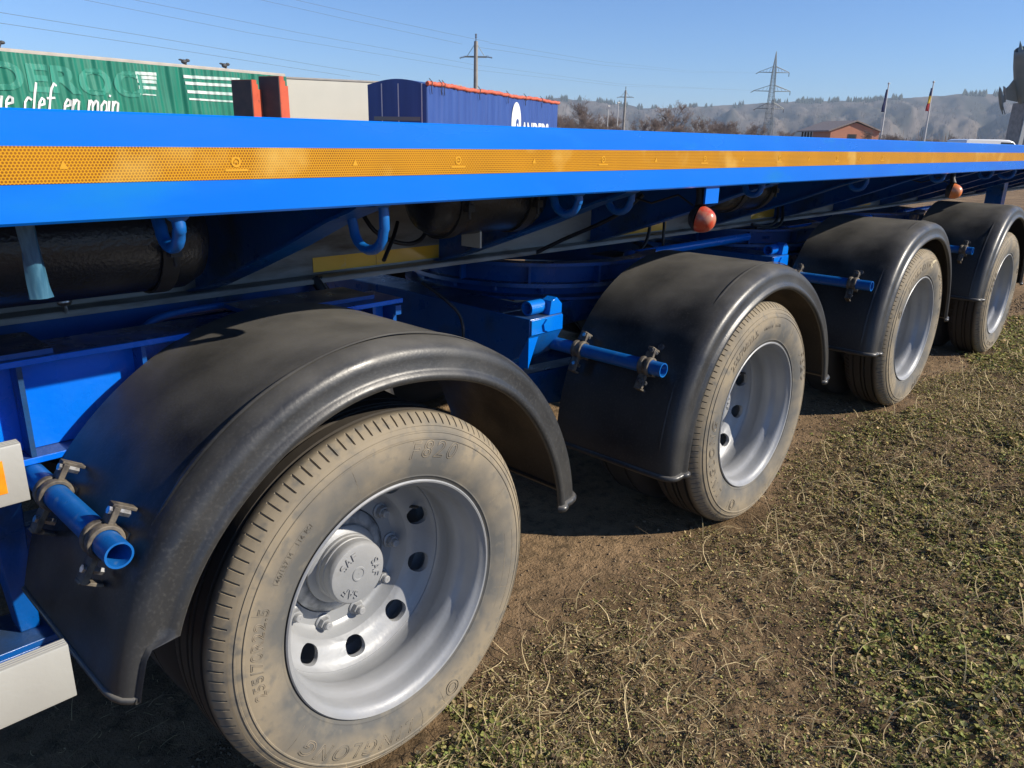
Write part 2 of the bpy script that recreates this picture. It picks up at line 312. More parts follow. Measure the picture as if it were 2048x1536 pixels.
def text_mesh(body, size, extrude=0.0, outline=0.0, spacing=1.0, bold=0.0):
    cu = bpy.data.curves.new('t', 'FONT'); cu.body = body; cu.size = size; cu.align_x = 'CENTER'; cu.align_y = 'CENTER'; cu.space_character = spacing; cu.resolution_u = 4
    if outline: cu.fill_mode = 'NONE'; cu.bevel_depth = outline; cu.bevel_resolution = 1
    else: cu.extrude = extrude; cu.offset = bold
    o = bpy.data.objects.new('t', cu); COL.objects.link(o); bpy.context.view_layer.update()
    dg = bpy.context.evaluated_depsgraph_get(); me = bpy.data.meshes.new_from_object(o.evaluated_get(dg))
    V = [tuple(q.co) for q in me.vertices]; F = [tuple(q.vertices) for q in me.polygons]
    bpy.data.objects.remove(o); bpy.data.curves.remove(cu); bpy.data.meshes.remove(me)
    return V, F
def copy_tree(o, parent=None, loc=None):
    c = o.copy(); COL.objects.link(c); c.parent = parent
    if loc is not None: c.location = loc
    for ch in list(o.children): copy_tree(ch, c)
    return c

# ================================================================== SETTING
WX = [0.98184, 2.79275, 4.67355, 6.64126]; WZ = [0.42999, 0.44571, 0.49619, 0.44781]; WY = 0.03493; TYR = 0.455
GX = np.array([-60, -3, -0.6, 0.98, 2.79, 4.67, 6.64, 9.0, 16, 60]); GZ = np.array([0, 0, -0.012, -0.017, -0.002, 0.046, 0.0, 0.0, 0.0, 0])
def ground_base(x, y):
    return np.interp(x, GX, GZ) * np.exp(-np.maximum(0, np.abs(y - 0.8) - 1.6) ** 2 / 6.0)
def cover(x, y):      # how much green / dry growth stands on the soil, 0..1
    n = fbm(x * 1.5 + 3, y * 1.5 + 9, 5, 4)
    m = np.clip((n - 0.32) * 2.4 + 0.70, 0.58, 1)
    near = np.clip((0.14 - y + 0.30 * (vnoise(x * 2.3, y * 2.3, 91) - 0.5)) / 0.18, 0, 1)                      # bare strip driven and shaded beside the wheels
    return m * near
def relief(x, y):
    d = np.hypot(x - 1.8, y + 0.3); k = np.exp(-(d / 7.0) ** 2)
    c = cover(x, y)
    h = (fbm(x * 2.2, y * 2.2, 21, 3) - 0.44) * 0.035 + (fbm(x * 9, y * 9, 31, 4) - 0.46) * (0.012 + 0.040 * c) + (fbm(x * 34, y * 34, 41, 3) - 0.44) * 0.024 * (0.2 + c)
    # tyre track pressed into the soil in front of the wheels
    tr = np.exp(-((y - 0.12) / 0.16) ** 2)
    h = h * (1 - 0.65 * tr) - 0.004 * tr + tr * 0.0025 * np.sin(x * 55 + 5 * vnoise(x * 3, y * 3, 3)) * vnoise(x * 2, y * 9, 8)
    return h * k
def ground_z(x, y): return ground_base(x, y) + relief(x, y)
def axis_lin(a, b, step, lo, hi, growth=1.18):
    mid = list(np.arange(a, b, step)); l = [a]; s = step
    while l[-1] > lo: s *= growth; l.append(l[-1] - s)
    r = [mid[-1] + step]; s = step
    while r[-1] < hi: s *= growth; r.append(r[-1] + s)
    return np.array(l[::-1][:-1] + mid + r)
gx = axis_lin(0.2, 5.2, 0.0125, -3000, 6000); gy = axis_lin(-2.2, 1.2, 0.0125, -3000, 6000)
XX, YY = np.meshgrid(gx, gy, indexing='ij'); ZZ = ground_z(XX, YY)
nx, ny = XX.shape
idx = np.arange(nx * ny).reshape(nx, ny)
quads = np.stack([idx[:-1, :-1], idx[1:, :-1], idx[1:, 1:], idx[:-1, 1:]], -1).reshape(-1, 4)
def np_mesh(name, V, F, m, smooth=True, col=None):
    me = bpy.data.meshes.new(name); k = F.shape[1]
    me.vertices.add(len(V)); me.vertices.foreach_set('co', np.ascontiguousarray(V, np.float32).ravel())
    me.loops.add(F.size); me.loops.foreach_set('vertex_index', np.ascontiguousarray(F, np.int32).ravel())
    me.polygons.add(len(F)); me.polygons.foreach_set('loop_start', np.arange(0, F.size, k, dtype=np.int32))
    me.update(calc_edges=True)
    if smooth: me.shade_smooth()
    if col is not None:
        a = me.color_attributes.new('Col', 'FLOAT_COLOR', 'POINT'); a.data.foreach_set('color', np.ascontiguousarray(np.c_[col, np.ones(len(col))], np.float32).ravel())
    me.materials.append(MAT[m]); me.validate(); return me
damp = np.clip(cover(XX, YY) * 1.25, 0, 1)[..., None]      # damp humus where weeds root, dry dust on the driven strip
gcol = (np.array([1.38, 1.27, 1.12]) * (1 - damp) + np.array([0.86, 0.78, 0.64]) * damp).reshape(-1, 3)
tag(link('ground', np_mesh('ground', np.stack([XX, YY, ZZ], -1).reshape(-1, 3), quads, 'soil', True, gcol)), kind='structure')

# hills behind the yard
def hill_profile():
    px = [(-200, 190), (300, 205), (700, 215), (1000, 205), (1120, 196), (1200, 203), (1300, 216), (1400, 213), (1500, 207), (1600, 203), (1700, 200), (1800, 195), (1900, 189), (2048, 187), (2300, 192), (2700, 215)]
    az = []; el = []
    for u, v in px:
        d = ray(u, v); az.append(math.atan2(d[1], d[0])); el.append(d[2] / math.hypot(d[0], d[1]))
    o = np.argsort(az); return np.array(az)[o], np.array(el)[o]
haz, hel = hill_profile()
na, nd = 700, 90
A = np.linspace(R(-28), R(92), na); D = np.linspace(420, 2300, nd)
AA, DD = np.meshgrid(A, D, indexing='ij')
ridge_d = 1500 + 120 * np.sin(AA * 5) + 60 * np.sin(AA * 13)
el = np.interp(AA, haz, hel) + 0.0016 * (fbm(AA * 90, AA * 0 + 2, 8, 4) - 0.47) * 2
Hr = el * ridge_d + CAM[2]
t_ = np.clip((DD - 520) / (ridge_d - 520), 0, 1)
prof = 0.16 * t_ + 0.84 * np.clip((t_ - 0.35) / 0.65, 0, 1) ** 1.25
gul = (fbm(AA * 42, DD / 260, 12, 5) - 0.47) * 46 * np.sin(np.clip(t_, 0, 1) * math.pi) ** 0.8
HZ = np.where(DD <= ridge_d, Hr * prof + gul, Hr * np.clip(1 - (DD - ridge_d) / 900, 0, 1))
HZ = np.minimum(HZ, CAM[2] + el * DD * np.where(DD <= ridge_d, 1.0, 0.999)); HZ = HZ - 3.0 * (t_ <= 0)
V = np.stack([CAM[0] + DD * np.cos(AA), CAM[1] + DD * np.sin(AA), HZ], -1).reshape(-1, 3)
idx = np.arange(na * nd).reshape(na, nd)
hq = np.stack([idx[:-1, :-1], idx[1:, :-1], idx[1:, 1:], idx[:-1, 1:]], -1).reshape(-1, 4)
cn = fbm(AA * 60 + 2, DD / 120, 3, 5); c2 = fbm(AA * 160, DD / 60 - AA * 40, 14, 4)
wood = np.clip((cn - 0.44) * 7, 0, 1) * np.clip(1.25 - np.clip((A[:, None] * 0 + np.arange(na)[:, None] / na), 0, 1), 0, 1)
colr = np.array([0.13, 0.105, 0.085])[None, None] * (1 - wood[..., None]) + np.array([0.030, 0.033, 0.028])[None, None] * wood[..., None]
scar = np.clip((c2 - 0.58) * 9, 0, 1)[..., None] * 0.55
colr = colr * (1 - scar) + np.array([0.17, 0.15, 0.13])[None, None] * scar
tag(link('hills', np_mesh('hills', V, hq, 'hill_cover', True, colr.reshape(-1, 3))), kind='structure')

# ================================================================== THE BLUE TRAILER
T = empty('flatbed_trailer')
tag(T, 'bright blue flatbed trailer with yellow reflective tape, black mudguards and four silver wheels', 'trailer')
ZT, ZB = 1.508, 1.351
X0, X1 = -4.0, 13.5
# side rail, a channel with a softly rolled top and a square lower edge
prof = [(0.0, ZB + 0.004), (0.0, 1.40), (0.0, 1.46), (0.0, 1.485), (0.0, ZT - 0.003), (0.003, ZT), (0.07, ZT), (0.07, ZT - 0.008), (0.012, ZT - 0.008), (0.008, ZT - 0.012), (0.008, ZB + 0.010), (0.07, ZB + 0.008), (0.07, ZB), (0.004, ZB)]
xsr = list(np.linspace(X0, X1, 120)); n = len(prof); V = []; F = []
for i, x in enumerate(xsr):
    wv = 0.0012 * math.sin(x * 2.1) + 0.0008 * math.sin(x * 5.3 + 1)
    for y, z in prof: V.append((x, y + (wv if y < 0.005 else 0), z))
for i in range(len(xsr) - 1):
    for k in range(n): F.append((i * n + k, i * n + (k + 1) % n, (i + 1) * n + (k + 1) % n, (i + 1) * n + k))
rail = MB().add(V, F).build('side_rail', 'blue', T, ang=30)
MB().add([(x, 2.5 - y, z) for x, y, z in V], F).build('side_rail', 'blue', T, ang=30)
tz0, tz1 = 1.4075, 1.4583
V = []; F = []
for i, x in enumerate(xsr):
    wv = 0.0012 * math.sin(x * 2.1) + 0.0008 * math.sin(x * 5.3 + 1)
    V += [(x, wv - 0.0012, tz0), (x, wv - 0.0012, tz1), (x, wv + 0.0002, tz1 + 0.0003), (x, wv + 0.0002, tz0 - 0.0003)]
for i in range(len(xsr) - 1):
    for k in range(4): F.append((i * 4 + k, i * 4 + (k + 1) % 4, (i + 1) * 4 + (k + 1) % 4, (i + 1) * 4 + k))
tape = MB().add(V, F).build('reflective_tape', 'tape', T, ang=30)
def wav(x): return 0.0012 * math.sin(x * 2.1) + 0.0008 * math.sin(x * 5.3 + 1)
for k in range(14):
    x = 0.385 + k * 0.25 + (0.012 if k % 2 else 0)
    y = wav(x) - 0.0021; zc_ = 1.4325
    if k % 2 == 0: MB().prism([(x - 0.006, zc_ - 0.005), (x + 0.006, zc_ - 0.005), (x, zc_ + 0.007)], 1, y, y + 0.0006).build('tape_mark', 'tape_print', tape)
    else:
        mb = MB(); mb.lathe([(0.0055, 0), (0.0085, 0), (0.0085, 0.0006), (0.0055, 0.0006)], 20, 'y', (x, y, zc_ + 0.003), closedprof=True)
        mb.b2(x - 0.0035, x + 0.0035, y, y + 0.0006, zc_ + 0.0018, zc_ + 0.0042); mb.b2(x - 0.02, x + 0.02, y, y + 0.0006, zc_ - 0.012, zc_ - 0.0085); mb.build('tape_mark', 'tape_print', tape)
# deck
MB().b2(X0, X1, 0.075, 2.425, 1.452, 1.494).build('deck', 'deck_under', T)
for y in (0.42, 0.66):
    MB().b2(X0, X1, y, y + 0.05, 1.40, 1.450).build('deck_joist', 'blue_shaded', T)
# main beams
for y in (0.92, 1.58):
    mb = MB(); mb.b2(X0, X1, y - 0.006, y + 0.006, 1.05, 1.45); mb.b2(X0, X1, y - 0.07, y + 0.07, 1.034, 1.05)
    b = mb.build('main_beam', 'grey_beam', T, bevel=0.002)
    if y < 1:
        for (xa, xb) in ((1.353, 1.60), (1.602, 1.885), (3.02, 3.40), (4.30, 4.62), (5.7, 6.2)):
            MB().b2(xa, xb, y - 0.0078, y - 0.0062, 1.058, 1.105).build('reflective_tape', 'tape_dirty', b)
        MB().b2(X0, X1, y - 0.0745, y - 0.0712, 1.035, 1.047).build('flange_edge', 'grey_beam', b)
# outriggers: tapered web with a flange along its lower edge
mesh_out = None
xo = -1.82
outx = [-1.78, -0.86, 0.072, 0.97, 1.893, 2.79, 3.70, 4.60, 5.50, 6.40, 7.3, 8.2, 9.1, 10.0]
low = [(0.912, 1.052), (0.80, 1.083), (0.615, 1.148), (0.366, 1.238), (0.18, 1.312), (0.10, 1.338), (0.072, 1.3495)]
for x in outx:
    if mesh_out is None:
        mb = MB(); mb.prism([(0.912, 1.395)] + low + [(0.072, 1.395)], 0, -0.005, 0.005)
        fl = []
        for q in range(len(low) - 1):
            (y0, z0), (y1, z1) = low[q], low[q + 1]
            mb.add([(-0.035, y0, z0), (0.035, y0, z0), (0.035, y1, z1), (-0.035, y1, z1), (-0.035, y0, z0 - 0.008), (0.035, y0, z0 - 0.008), (0.035, y1, z1 - 0.008), (-0.035, y1, z1 - 0.008)],
                   [(0, 1, 2, 3), (7, 6, 5, 4), (0, 3, 7, 4), (1, 5, 6, 2), (0, 4, 5, 1), (3, 2, 6, 7)])
        mesh_out = mb.mesh('outrigger', 'blue_shaded')
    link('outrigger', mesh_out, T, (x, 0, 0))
for x in (0.5, 1.45, 2.35, 3.2, 4.1, 5.0, 5.9, 6.8):
    MB().b2(x - 0.03, x + 0.03, 0.93, 1.57, 1.10, 1.40).build('cross_member', 'blue_shaded', T)
# rope hooks: bent round bars below the rail
def hook(x, w=0.115, h=0.095, lean=0.0, y0=0.028, yaw=0.0):
    pts = [(0, 0, 0.0), (0.0, -0.004, -0.02), (0, -0.004, -h * 0.55)]
    for k in range(9):
        a = math.pi * k / 8; pts.append((0, w / 2 - w / 2 * math.cos(a), -h * 0.6 - w * 0.42 * math.sin(a)))
    pts += [(0, w + 0.006, -h * 0.4), (0, w + 0.012, 0.0)]
    cy, sy = math.cos(yaw), math.sin(yaw)
    P = [(x + lean * -p[2] + p[0] * cy - p[1] * sy, y0 + p[1] * cy, ZB + 0.001 + p[2]) for p in pts]
    o = MB().tube(P, 0.0108, 14).build('rope_hook', 'blue_pipe', T, ang=60)  # the duller pipe blue stands in for shade on the hooks
    MB().lathe([(0.0, 0.0), (0.019, 0.0), (0.017, -0.004), (0.011, -0.009)], 14, 'z', (x, y0, ZB - 0.0005)).build('weld_bead', 'blue_pipe', o)
hook(0.552, h=0.045, w=0.07); hook(0.988, h=0.098, y0=0.055, w=0.105); hook(1.61, h=0.04, w=0.08, y0=0.045); hook(1.95, h=0.07, w=0.08, y0=0.12); hook(2.66, h=0.035, w=0.06, y0=0.06); hook(3.74, h=0.055, w=0.07, y0=0.09); hook(4.76, h=0.035, w=0.06, y0=0.05); hook(5.85, h=0.04, w=0.07, y0=0.07); hook(6.45, h=0.05, w=0.09, y0=0.07); hook(-0.3)
# air tanks
def tank(xa, xb, y, z, r, straps):
    n = 40; pr = [(0.001, xa), (r * 0.55, xa + 0.006), (r * 0.85, xa + 0.025), (r, xa + 0.06), (r, xb - 0.06), (r * 0.85, xb - 0.025), (r * 0.55, xb - 0.006), (0.001, xb)]
    o = MB().lathe(pr, n, 'x', (0, y, z)).build('air_tank', 'black_tank', T, ang=60)
    for s in straps:
        mb = MB(); mb.lathe([(r + 0.001, s - 0.018), (r + 0.006, s - 0.018), (r + 0.006, s + 0.018), (r + 0.001, s + 0.018)], n, 'x', (0, y, z), closedprof=True)
        mb.b2(s - 0.018, s + 0.018, y - 0.006, y + 0.006, z + r, 1.452); mb.build('tank_strap', 'rubber', o)
        mb = MB(); mb.b2(s - 0.012, s + 0.012, y - r - 0.024, y - r - 0.004, z - 0.03, z - 0.01); mb.tube([(s, y - r - 0.014, z - 0.05), (s, y - r - 0.014, z + 0.02)], 0.005, 8); mb.build('strap_bolt', 'rubber', o)
tank(-0.75, 0.80, 0.50, 1.263, 0.118, (-0.3, 0.685))
tank(1.40, 1.86, 0.44, 1.318, 0.108, (1.48, 1.76))
tank(3.1, 3.55, 0.50, 1.30, 0.11, (3.2, 3.45))
MB().b2(1.60, 1.607, 0.40, 0.48, 1.17, 1.26).build('tank_bracket', 'alu_white', T)
# torn blue wrapping hanging below the rail
V = []; F = []; m_ = 12; k_ = 10
for i in range(m_ + 1):
    t = i / m_; z = ZB - 0.001 - 0.125 * t; wdt = 0.013 - 0.003 * math.sin(t * 2.6) + 0.006 * t; tw = 0.4 + 0.9 * t
    for k in range(k_):
        a = 2 * math.pi * k / k_; rr = 1 + 0.18 * math.sin(3 * a + 4 * t)
        V.append((0.352 + 0.010 * t + wdt * rr * math.cos(a + tw), 0.10 + 0.008 * rr * math.sin(a + tw) + 0.02 * t, z))
for i in range(m_):
    for k in range(k_): F.append((i * k_ + k, i * k_ + (k + 1) % k_, (i + 1) * k_ + (k + 1) % k_, (i + 1) * k_ + k))
F += [tuple(range(k_)), tuple(range(m_ * k_, m_ * k_ + k_))]
tag(MB().add(V, F).build('hanging_wrap', 'plastic_wrap', T, ang=60), 'pale blue twisted wrapping hanging below the rail')
# side marker lamps on rubber stalks
def marker(x, y, lens, label, plate):
    mb = MB(); mb.tube([(x - 0.002, y, ZB), (x - 0.004, y - 0.004, ZB - 0.035), (x - 0.012, y - 0.012, ZB - 0.06)], [0.014, 0.013, 0.018], 12)
    V = []; 
    mb.lathe([(0.001, 0.030), (0.030, 0.026), (0.041, 0.012), (0.040, 0.0), (0.001, -0.002)], 24, 'y', (x - 0.006, y - 0.012, ZB - 0.100))
    o = mb.build('marker_lamp', 'rubber', T, ang=60); tag(o, label)
    l = MB(); pr = []
    for j in range(11):
        a = math.pi / 2 * j / 10; pr.append((0.037 * math.cos(a) ** 0.8 + 0.0005, 0.052 * math.sin(a)))
    l.lathe(pr, 28, 'x', (0, 0, 0))
    lo = l.build('lens', lens, o, (x - 0.012, y - 0.013, ZB - 0.100), ang=60)
    lo.rotation_euler = (0, R(10), R(-82)); lo.scale = (1, 1, 1.12)
    if plate: MB().b2(x - 0.03, x + 0.05, 0.012, 0.018, ZB - 0.052, ZB - 0.001).build('lamp_plate', 'blue', o)
    MB().tube([(x - 0.02, y + 0.01, ZB - 0.06), (x - 0.03, y + 0.06, ZB - 0.03), (x - 0.06, y + 0.14, ZB - 0.06), (x - 0.10, y + 0.30, ZB - 0.02)], 0.004, 6).build('lamp_cable', 'hose', o)
marker(2.228, 0.05, 'lens_red', 'dusty red side marker lamp under blue rail', True)
marker(4.93, 0.05, 'lens_orange', 'orange side marker lamp under blue rail', False)

# ---- mudguards
FX = [0.98184, 2.775, 4.577, 6.517]; FZ = [0.42999, 0.412, 0.463, 0.461]
def fender_profile(th, broken):
    k = 0.0
    if broken: k = max(0.0, min(1.0, (th - 160.5) / 2.0))
    ri = 0.548 + 0.055 * k
    out = [(0.640, 0.52), (0.640, 0.42), (0.640, 0.25), (0.640, 0.10), (0.6395, 0.055), (0.6355, 0.030), (0.627, 0.012), (0.615, 0.003), (0.600, 0.000), (max(0.578, ri + 0.006), 0.000), (max(0.571, ri + 0.004), -0.004), (max(0.565, ri + 0.003), -0.0105), (max(0.557, ri + 0.002), -0.012), (max(0.551, ri + 0.001), -0.009), (ri, -0.002)]
    inn = [(ri + 0.001, 0.003), (max(0.556, ri + 0.003), -0.004), (max(0.566, ri + 0.004), -0.002), (max(0.575, ri + 0.005), 0.005), (0.600, 0.006), (0.613, 0.010), (0.623, 0.018), (0.630, 0.034), (0.6335, 0.056), (0.634, 0.10), (0.634, 0.25), (0.634, 0.42), (0.634, 0.52)]
    return out, out + inn
def fender(i, a0, a1, broken=False, seed=0):
    nseg = 90; V = []; F = []; m = None
    for s in range(nseg + 1):
        th = a0 + (a1 - a0) * s / nseg; _, P = fender_profile(th, broken); m = len(P)
        wob = 0.004 * math.sin(th * 0.045 + seed) + 0.002 * math.sin(th * 0.13 + seed * 2)
        endf = 0.006 * max(0, (th - (a1 - 12)) / 12) ** 2
        ca, sa = math.cos(R(th)), math.sin(R(th))
        for q, (r, y) in enumerate(P):
            rr = r + wob + endf; yy = y + (0.003 * math.sin(th * 0.06 + seed * 3) if y < 0.06 else 0)
            V.append((rr * ca, yy, rr * sa))
    for s in range(nseg):
        for q in range(m): F.append((s * m + q, s * m + (q + 1) % m, (s + 1) * m + (q + 1) % m, (s + 1) * m + q))
    F += [tuple(range(m)), tuple(nseg * m + q for q in range(m - 1, -1, -1))]
    o = MB().add(V, F).build('mudguard', 'fender', T, (FX[i], 0, FZ[i]), ang=50)
    # rolled bead on both lower ends, a little proud of the shell
    for s in (0, nseg):
        pts = [Vector(V[s * m + q]) for q in range(0, 15)]
        if broken and s: pts = pts[:11]
        c = [(p_ + Vector((0, -0.001, 0))) for p_ in pts]
        MB().tube(c, 0.006 if broken and s else 0.0105, 10).build('rolled_edge', 'fender', o, ang=60)
    # moulding step line along the crest
    MB().lathe([(0.6405, 0.060), (0.6425, 0.064), (0.6425, 0.068), (0.6405, 0.072)], nseg, 'y', a0=a0 + 2, a1=a1 - 2, closedprof=True).build('moulded_rib', 'fender', o, ang=60)
    return o
fd = [fender(0, 6.0, 171.5, True, 0.3), fender(1, 7.0, 183, False, 1.4), fender(2, 2.5, 178, False, 2.2), fender(3, 2.0, 176, False, 3.1)]
tag(fd[0], 'black mudguard with torn lower lip')
for i in range(4):
    o = link('mudguard', fd[1].data, T, (WX[i], 2.5, WZ[i])); o.scale = (1, -1, 1)

# ---- mudguard pipes with clamps
PD = [(-0.583, 0.345, 0.057), (-0.599, 0.332, 0.097), (-0.586, 0.355, 0.072), (-0.582, 0.360, 0.107)]
for i, (dx, dz, ye) in enumerate(PD):
    x, z = FX[i] + dx, FZ[i] + dz
    o = MB().lathe([(0.025, ye), (0.025, 0.60), (0.021, 0.60), (0.021, ye)], 28, 'y', (x, 0, z), closedprof=True).build('mudguard_pipe', 'blue_pipe', T, ang=40)
    ang = math.atan2(-dz, -dx)                                   # towards the axle
    cx, cz = math.cos(ang), math.sin(ang); tx, tz = -cz, cx       # radial, tangential
    for yc in ((0.135, 0.40) if i == 0 else (0.165, 0.46)):
        mb = MB()
        for d in (-0.013, 0.013):
            mb.lathe([(0.0255, d - 0.008), (0.033, d - 0.008), (0.0345, d), (0.033, d + 0.008), (0.0255, d + 0.008)], 26, 'y', (x, yc, z), closedprof=True)
        mb.lathe([(0.0257, -0.006), (0.0305, -0.006), (0.0305, 0.006), (0.0257, 0.006)], 26, 'y', (x, yc, z), closedprof=True)
        rot = Matrix(((cx, 0, -cz), (0, 1, 0), (cz, 0, cx))).to_3x3()
        mb.box((x + cx * 0.044, yc, z + cz * 0.044), (0.026, 0.04, 0.05), rot)
        for sg, ext in ((1, 0.052), (-1, 0.036)):                # ears of the two half shells, the upper one with an upright tab
            mb.box((x - cx * 0.004 - tx * sg * (0.030 + ext / 2), yc, z - cz * 0.004 - tz * sg * (0.030 + ext / 2)), (0.012, 0.030, ext), rot)
            q = 0.030 + ext
            mb.box((x + cx * 0.012 - tx * sg * q, yc + 0.004, z + cz * 0.012 - tz * sg * q), (0.046, 0.022, 0.007), rot)
        c = mb.build('pipe_clamp', 'clamp', o, bevel=0.0015)
    for yc in ((0.135, 0.40) if i == 0 else (0.165, 0.46)):
        for sg in (1, -1):
            mb = MB(); q = Vector((x - cx * 0.006 - tx * sg * 0.056, yc - 0.004, z - cz * 0.006 - tz * sg * 0.056))
            mb.tube([q - Vector((cx, 0, cz)) * 0.010, q + Vector((cx, 0, cz)) * 0.030], 0.0075, 6); mb.build('clamp_bolt', 'zinc', o)
    if i == 0: continue
    mb = MB(); q = Vector((x + cx * 0.052 + tx * 0.085, 0.165, z + cz * 0.052 + tz * 0.085)); q = Vector((FX[i], 0.165, FZ[i])) + (q - Vector((FX[i], 0.165, FZ[i]))).normalized() * 0.641
    mb.tube([q - Vector((cx, 0, cz)) * 0.006, q + Vector((cx, 0, cz)) * 0.004], 0.012, 16); mb.build('clamp_bolt', 'zinc', o)

# ---- wheels
def side_y(r):   # outer sidewall depth at radius r
    return float(np.interp(r, [0.285, 0.300, 0.315, 0.34, 0.365, 0.39, 0.41, 0.425, 0.438, 0.446], [0.012, 0.002, -0.006, -0.013, -0.0165, -0.015, -0.010, -0.002, 0.008, 0.018]))
def tyre_mesh():
    half = [(0.284, 0.013), (0.294, 0.006), (0.300, 0.002), (0.306, -0.002), (0.3075, -0.0045), (0.310, -0.0045), (0.3115, -0.0048), (0.318, -0.0078), (0.328, -0.0105), (0.340, -0.0135), (0.350, -0.0150), (0.360, -0.0162), (0.375, -0.0163), (0.390, -0.0150), (0.398, -0.0135), (0.3995, -0.0150), (0.4025, -0.0146), (0.4035, -0.0118),
            (0.410, -0.0100), (0.4135, -0.0080), (0.4145, -0.0095), (0.4180, -0.0080), (0.4185, -0.0055), (0.426, -0.0012), (0.428, 0.0008), (0.4285, -0.0012), (0.433, 0.0028), (0.438, 0.0075), (0.4425, 0.013), (0.447, 0.0195), (0.4515, 0.026), (0.4535, 0.033), (0.4545, 0.046)]
    shoulder = set(range(27, 31))
    tread = [(0.4545, 0.0505), (0.4440, 0.0520), (0.4435, 0.0600), (0.4548, 0.0615), (0.4552, 0.0900), (0.4440, 0.0915), (0.4440, 0.0985), (0.4553, 0.1000)]
    full = half + tread; cy = 0.105
    mir = [(r, 2 * cy - y) for r, y in full[::-1]]
    P = full + mir; m = len(P); nm = len(P)
    cells = 118; steps = [0.0, 0.70, 0.74, 0.86, 0.90]; V = []; F = []
    offs = [0, 0, 0.0050, 0.0050, 0]
    nang = cells * len(steps)
    for c in range(cells):
        for s, d in zip(steps, offs):
            a = 2 * math.pi * (c + s) / cells; ca, sa = math.cos(a), math.sin(a)
            for q, (r, y) in enumerate(P):
                qq = q if q < len(full) else nm - 1 - q
                dd = d if qq in shoulder else 0
                V.append(((r - dd * 0.8) * ca, y + (dd * 0.55 if q < len(full) else -dd * 0.55), (r - dd * 0.8) * sa))
    for i in range(nang):
        j = (i + 1) % nang
        for q in range(m - 1): F.append((i * m + q, j * m + q, j * m + q + 1, i * m + q + 1))
    return MB().add(V, F).mesh('tyre', 'tyre', 30)
TY = tyre_mesh()
def far_tyre_mesh():
    return MB().lathe([(0.285, 0.013), (0.33, -0.010), (0.375, -0.016), (0.42, -0.005), (0.445, 0.017), (0.4545, 0.04), (0.4545, 0.05), (0.444, 0.052), (0.444, 0.06), (0.4545, 0.062), (0.455, 0.148), (0.444, 0.15), (0.444, 0.158), (0.4545, 0.16), (0.4545, 0.17), (0.445, 0.193), (0.42, 0.215), (0.375, 0.226), (0.33, 0.22), (0.285, 0.197)], 72, 'y').mesh('tyre', 'far_tyre', 40)
TF = far_tyre_mesh()
def disc_y(r): return float(np.interp(r, [0.13, 0.176, 0.184, 0.192, 0.200, 0.212, 0.228, 0.245, 0.256, 0.264], [0.284, 0.284, 0.279, 0.266, 0.249, 0.234, 0.225, 0.217, 0.209, 0.198])) - WY
def rim_mesh():
    mb = MB()
    barrel = [(0.282, 0.016), (0.291, 0.006), (0.2975, 0.001), (0.2985, -0.0025), (0.2955, -0.0055), (0.2915, -0.004), (0.2885, 0.001), (0.2845, 0.006), (0.2800, 0.010), (0.2770, 0.016), (0.2745, 0.028), (0.2740, 0.046), (0.2715, 0.055), (0.2655, 0.064), (0.2610, 0.074), (0.2600, 0.086), (0.2605, 0.104), (0.2640, 0.116), (0.2680, 0.124), (0.2690, 0.150), (0.2680, 0.158), (0.2655, 0.163), (0.2635, disc_y(0.264))]
    mb.lathe(barrel, 160, 'y')
    flat = [(0.200, disc_y(0.200)), (0.197, disc_y(0.197)), (0.192, disc_y(0.192)), (0.188, disc_y(0.188)), (0.184, disc_y(0.184)), (0.180, disc_y(0.180)), (0.176, disc_y(0.176)), (0.150, disc_y(0.15)), (0.142, disc_y(0.14)), (0.140, disc_y(0.14) + 0.010)]
    mb.lathe(flat, 160, 'y')
    # ventilated ring with ten hand holes
    r0, r1 = 0.200, 0.2635; K = 16
    for s in range(10):
        th0 = R(18.3 + 36 * s); da = R(18)
        loop = []
        def add_seg(a, b, nn):
            for q in range(nn): loop.append((a[0] + (b[0] - a[0]) * q / nn, a[1] + (b[1] - a[1]) * q / nn))
        add_seg((r1, -da), (r1, da), K); add_seg((r1, da), (r0, da), 8); add_seg((r0, da), (r0, -da), K); add_seg((r0, -da), (r1, -da), 8)
        rc = 0.2305; hole = []
        for (r, t) in loop:
            a = math.atan2((r - rc) / 0.0315, t / da)
            ca, sa = math.cos(a), math.sin(a); e = 0.8
            hole.append((rc + 0.0235 * math.copysign(abs(sa) ** e, sa), 0.0285 * math.copysign(abs(ca) ** e, ca) / rc))
        rings = []
        for f in (0, 0.35, 0.7, 0.93, 1.0):
            rings.append([(lr + (hr - lr) * f, lt + (ht - lt) * f, 0) for (lr, lt), (hr, ht) in zip(loop, hole)])
        rings.append([(hr, ht, 0.003) for hr, ht in [(q[0] * 0.985 + rc * 0.015, q[1] * 0.985) for q in hole]]); rings.append([(q[0], q[1], 0.014) for q in rings[-1]])
        V = []; n_ = len(loop)
        for rg in rings:
            for (r, t, d) in rg: V.append((r * math.cos(th0 + t), disc_y(r) + d, r * math.sin(th0 + t)))
        F = [(k * n_ + q, k * n_ + (q + 1) % n_, (k + 1) * n_ + (q + 1) % n_, (k + 1) * n_ + q) for k in range(len(rings) - 1) for q in range(n_)]
        mb.add(V, F)
    # back of the outer rim barrel and the inner rim behind the holes
    mb.lathe([(0.272, 0.165), (0.278, 0.21), (0.29, 0.215), (0.29, 0.24), (0.27, 0.25), (0.262, 0.30), (0.27, 0.43), (0.29, 0.445)], 64, 'y')
    return mb.mesh('wheel', 'silver', 32, weld=0.00012)
RIM = rim_mesh()
mb = MB()   # hub cap
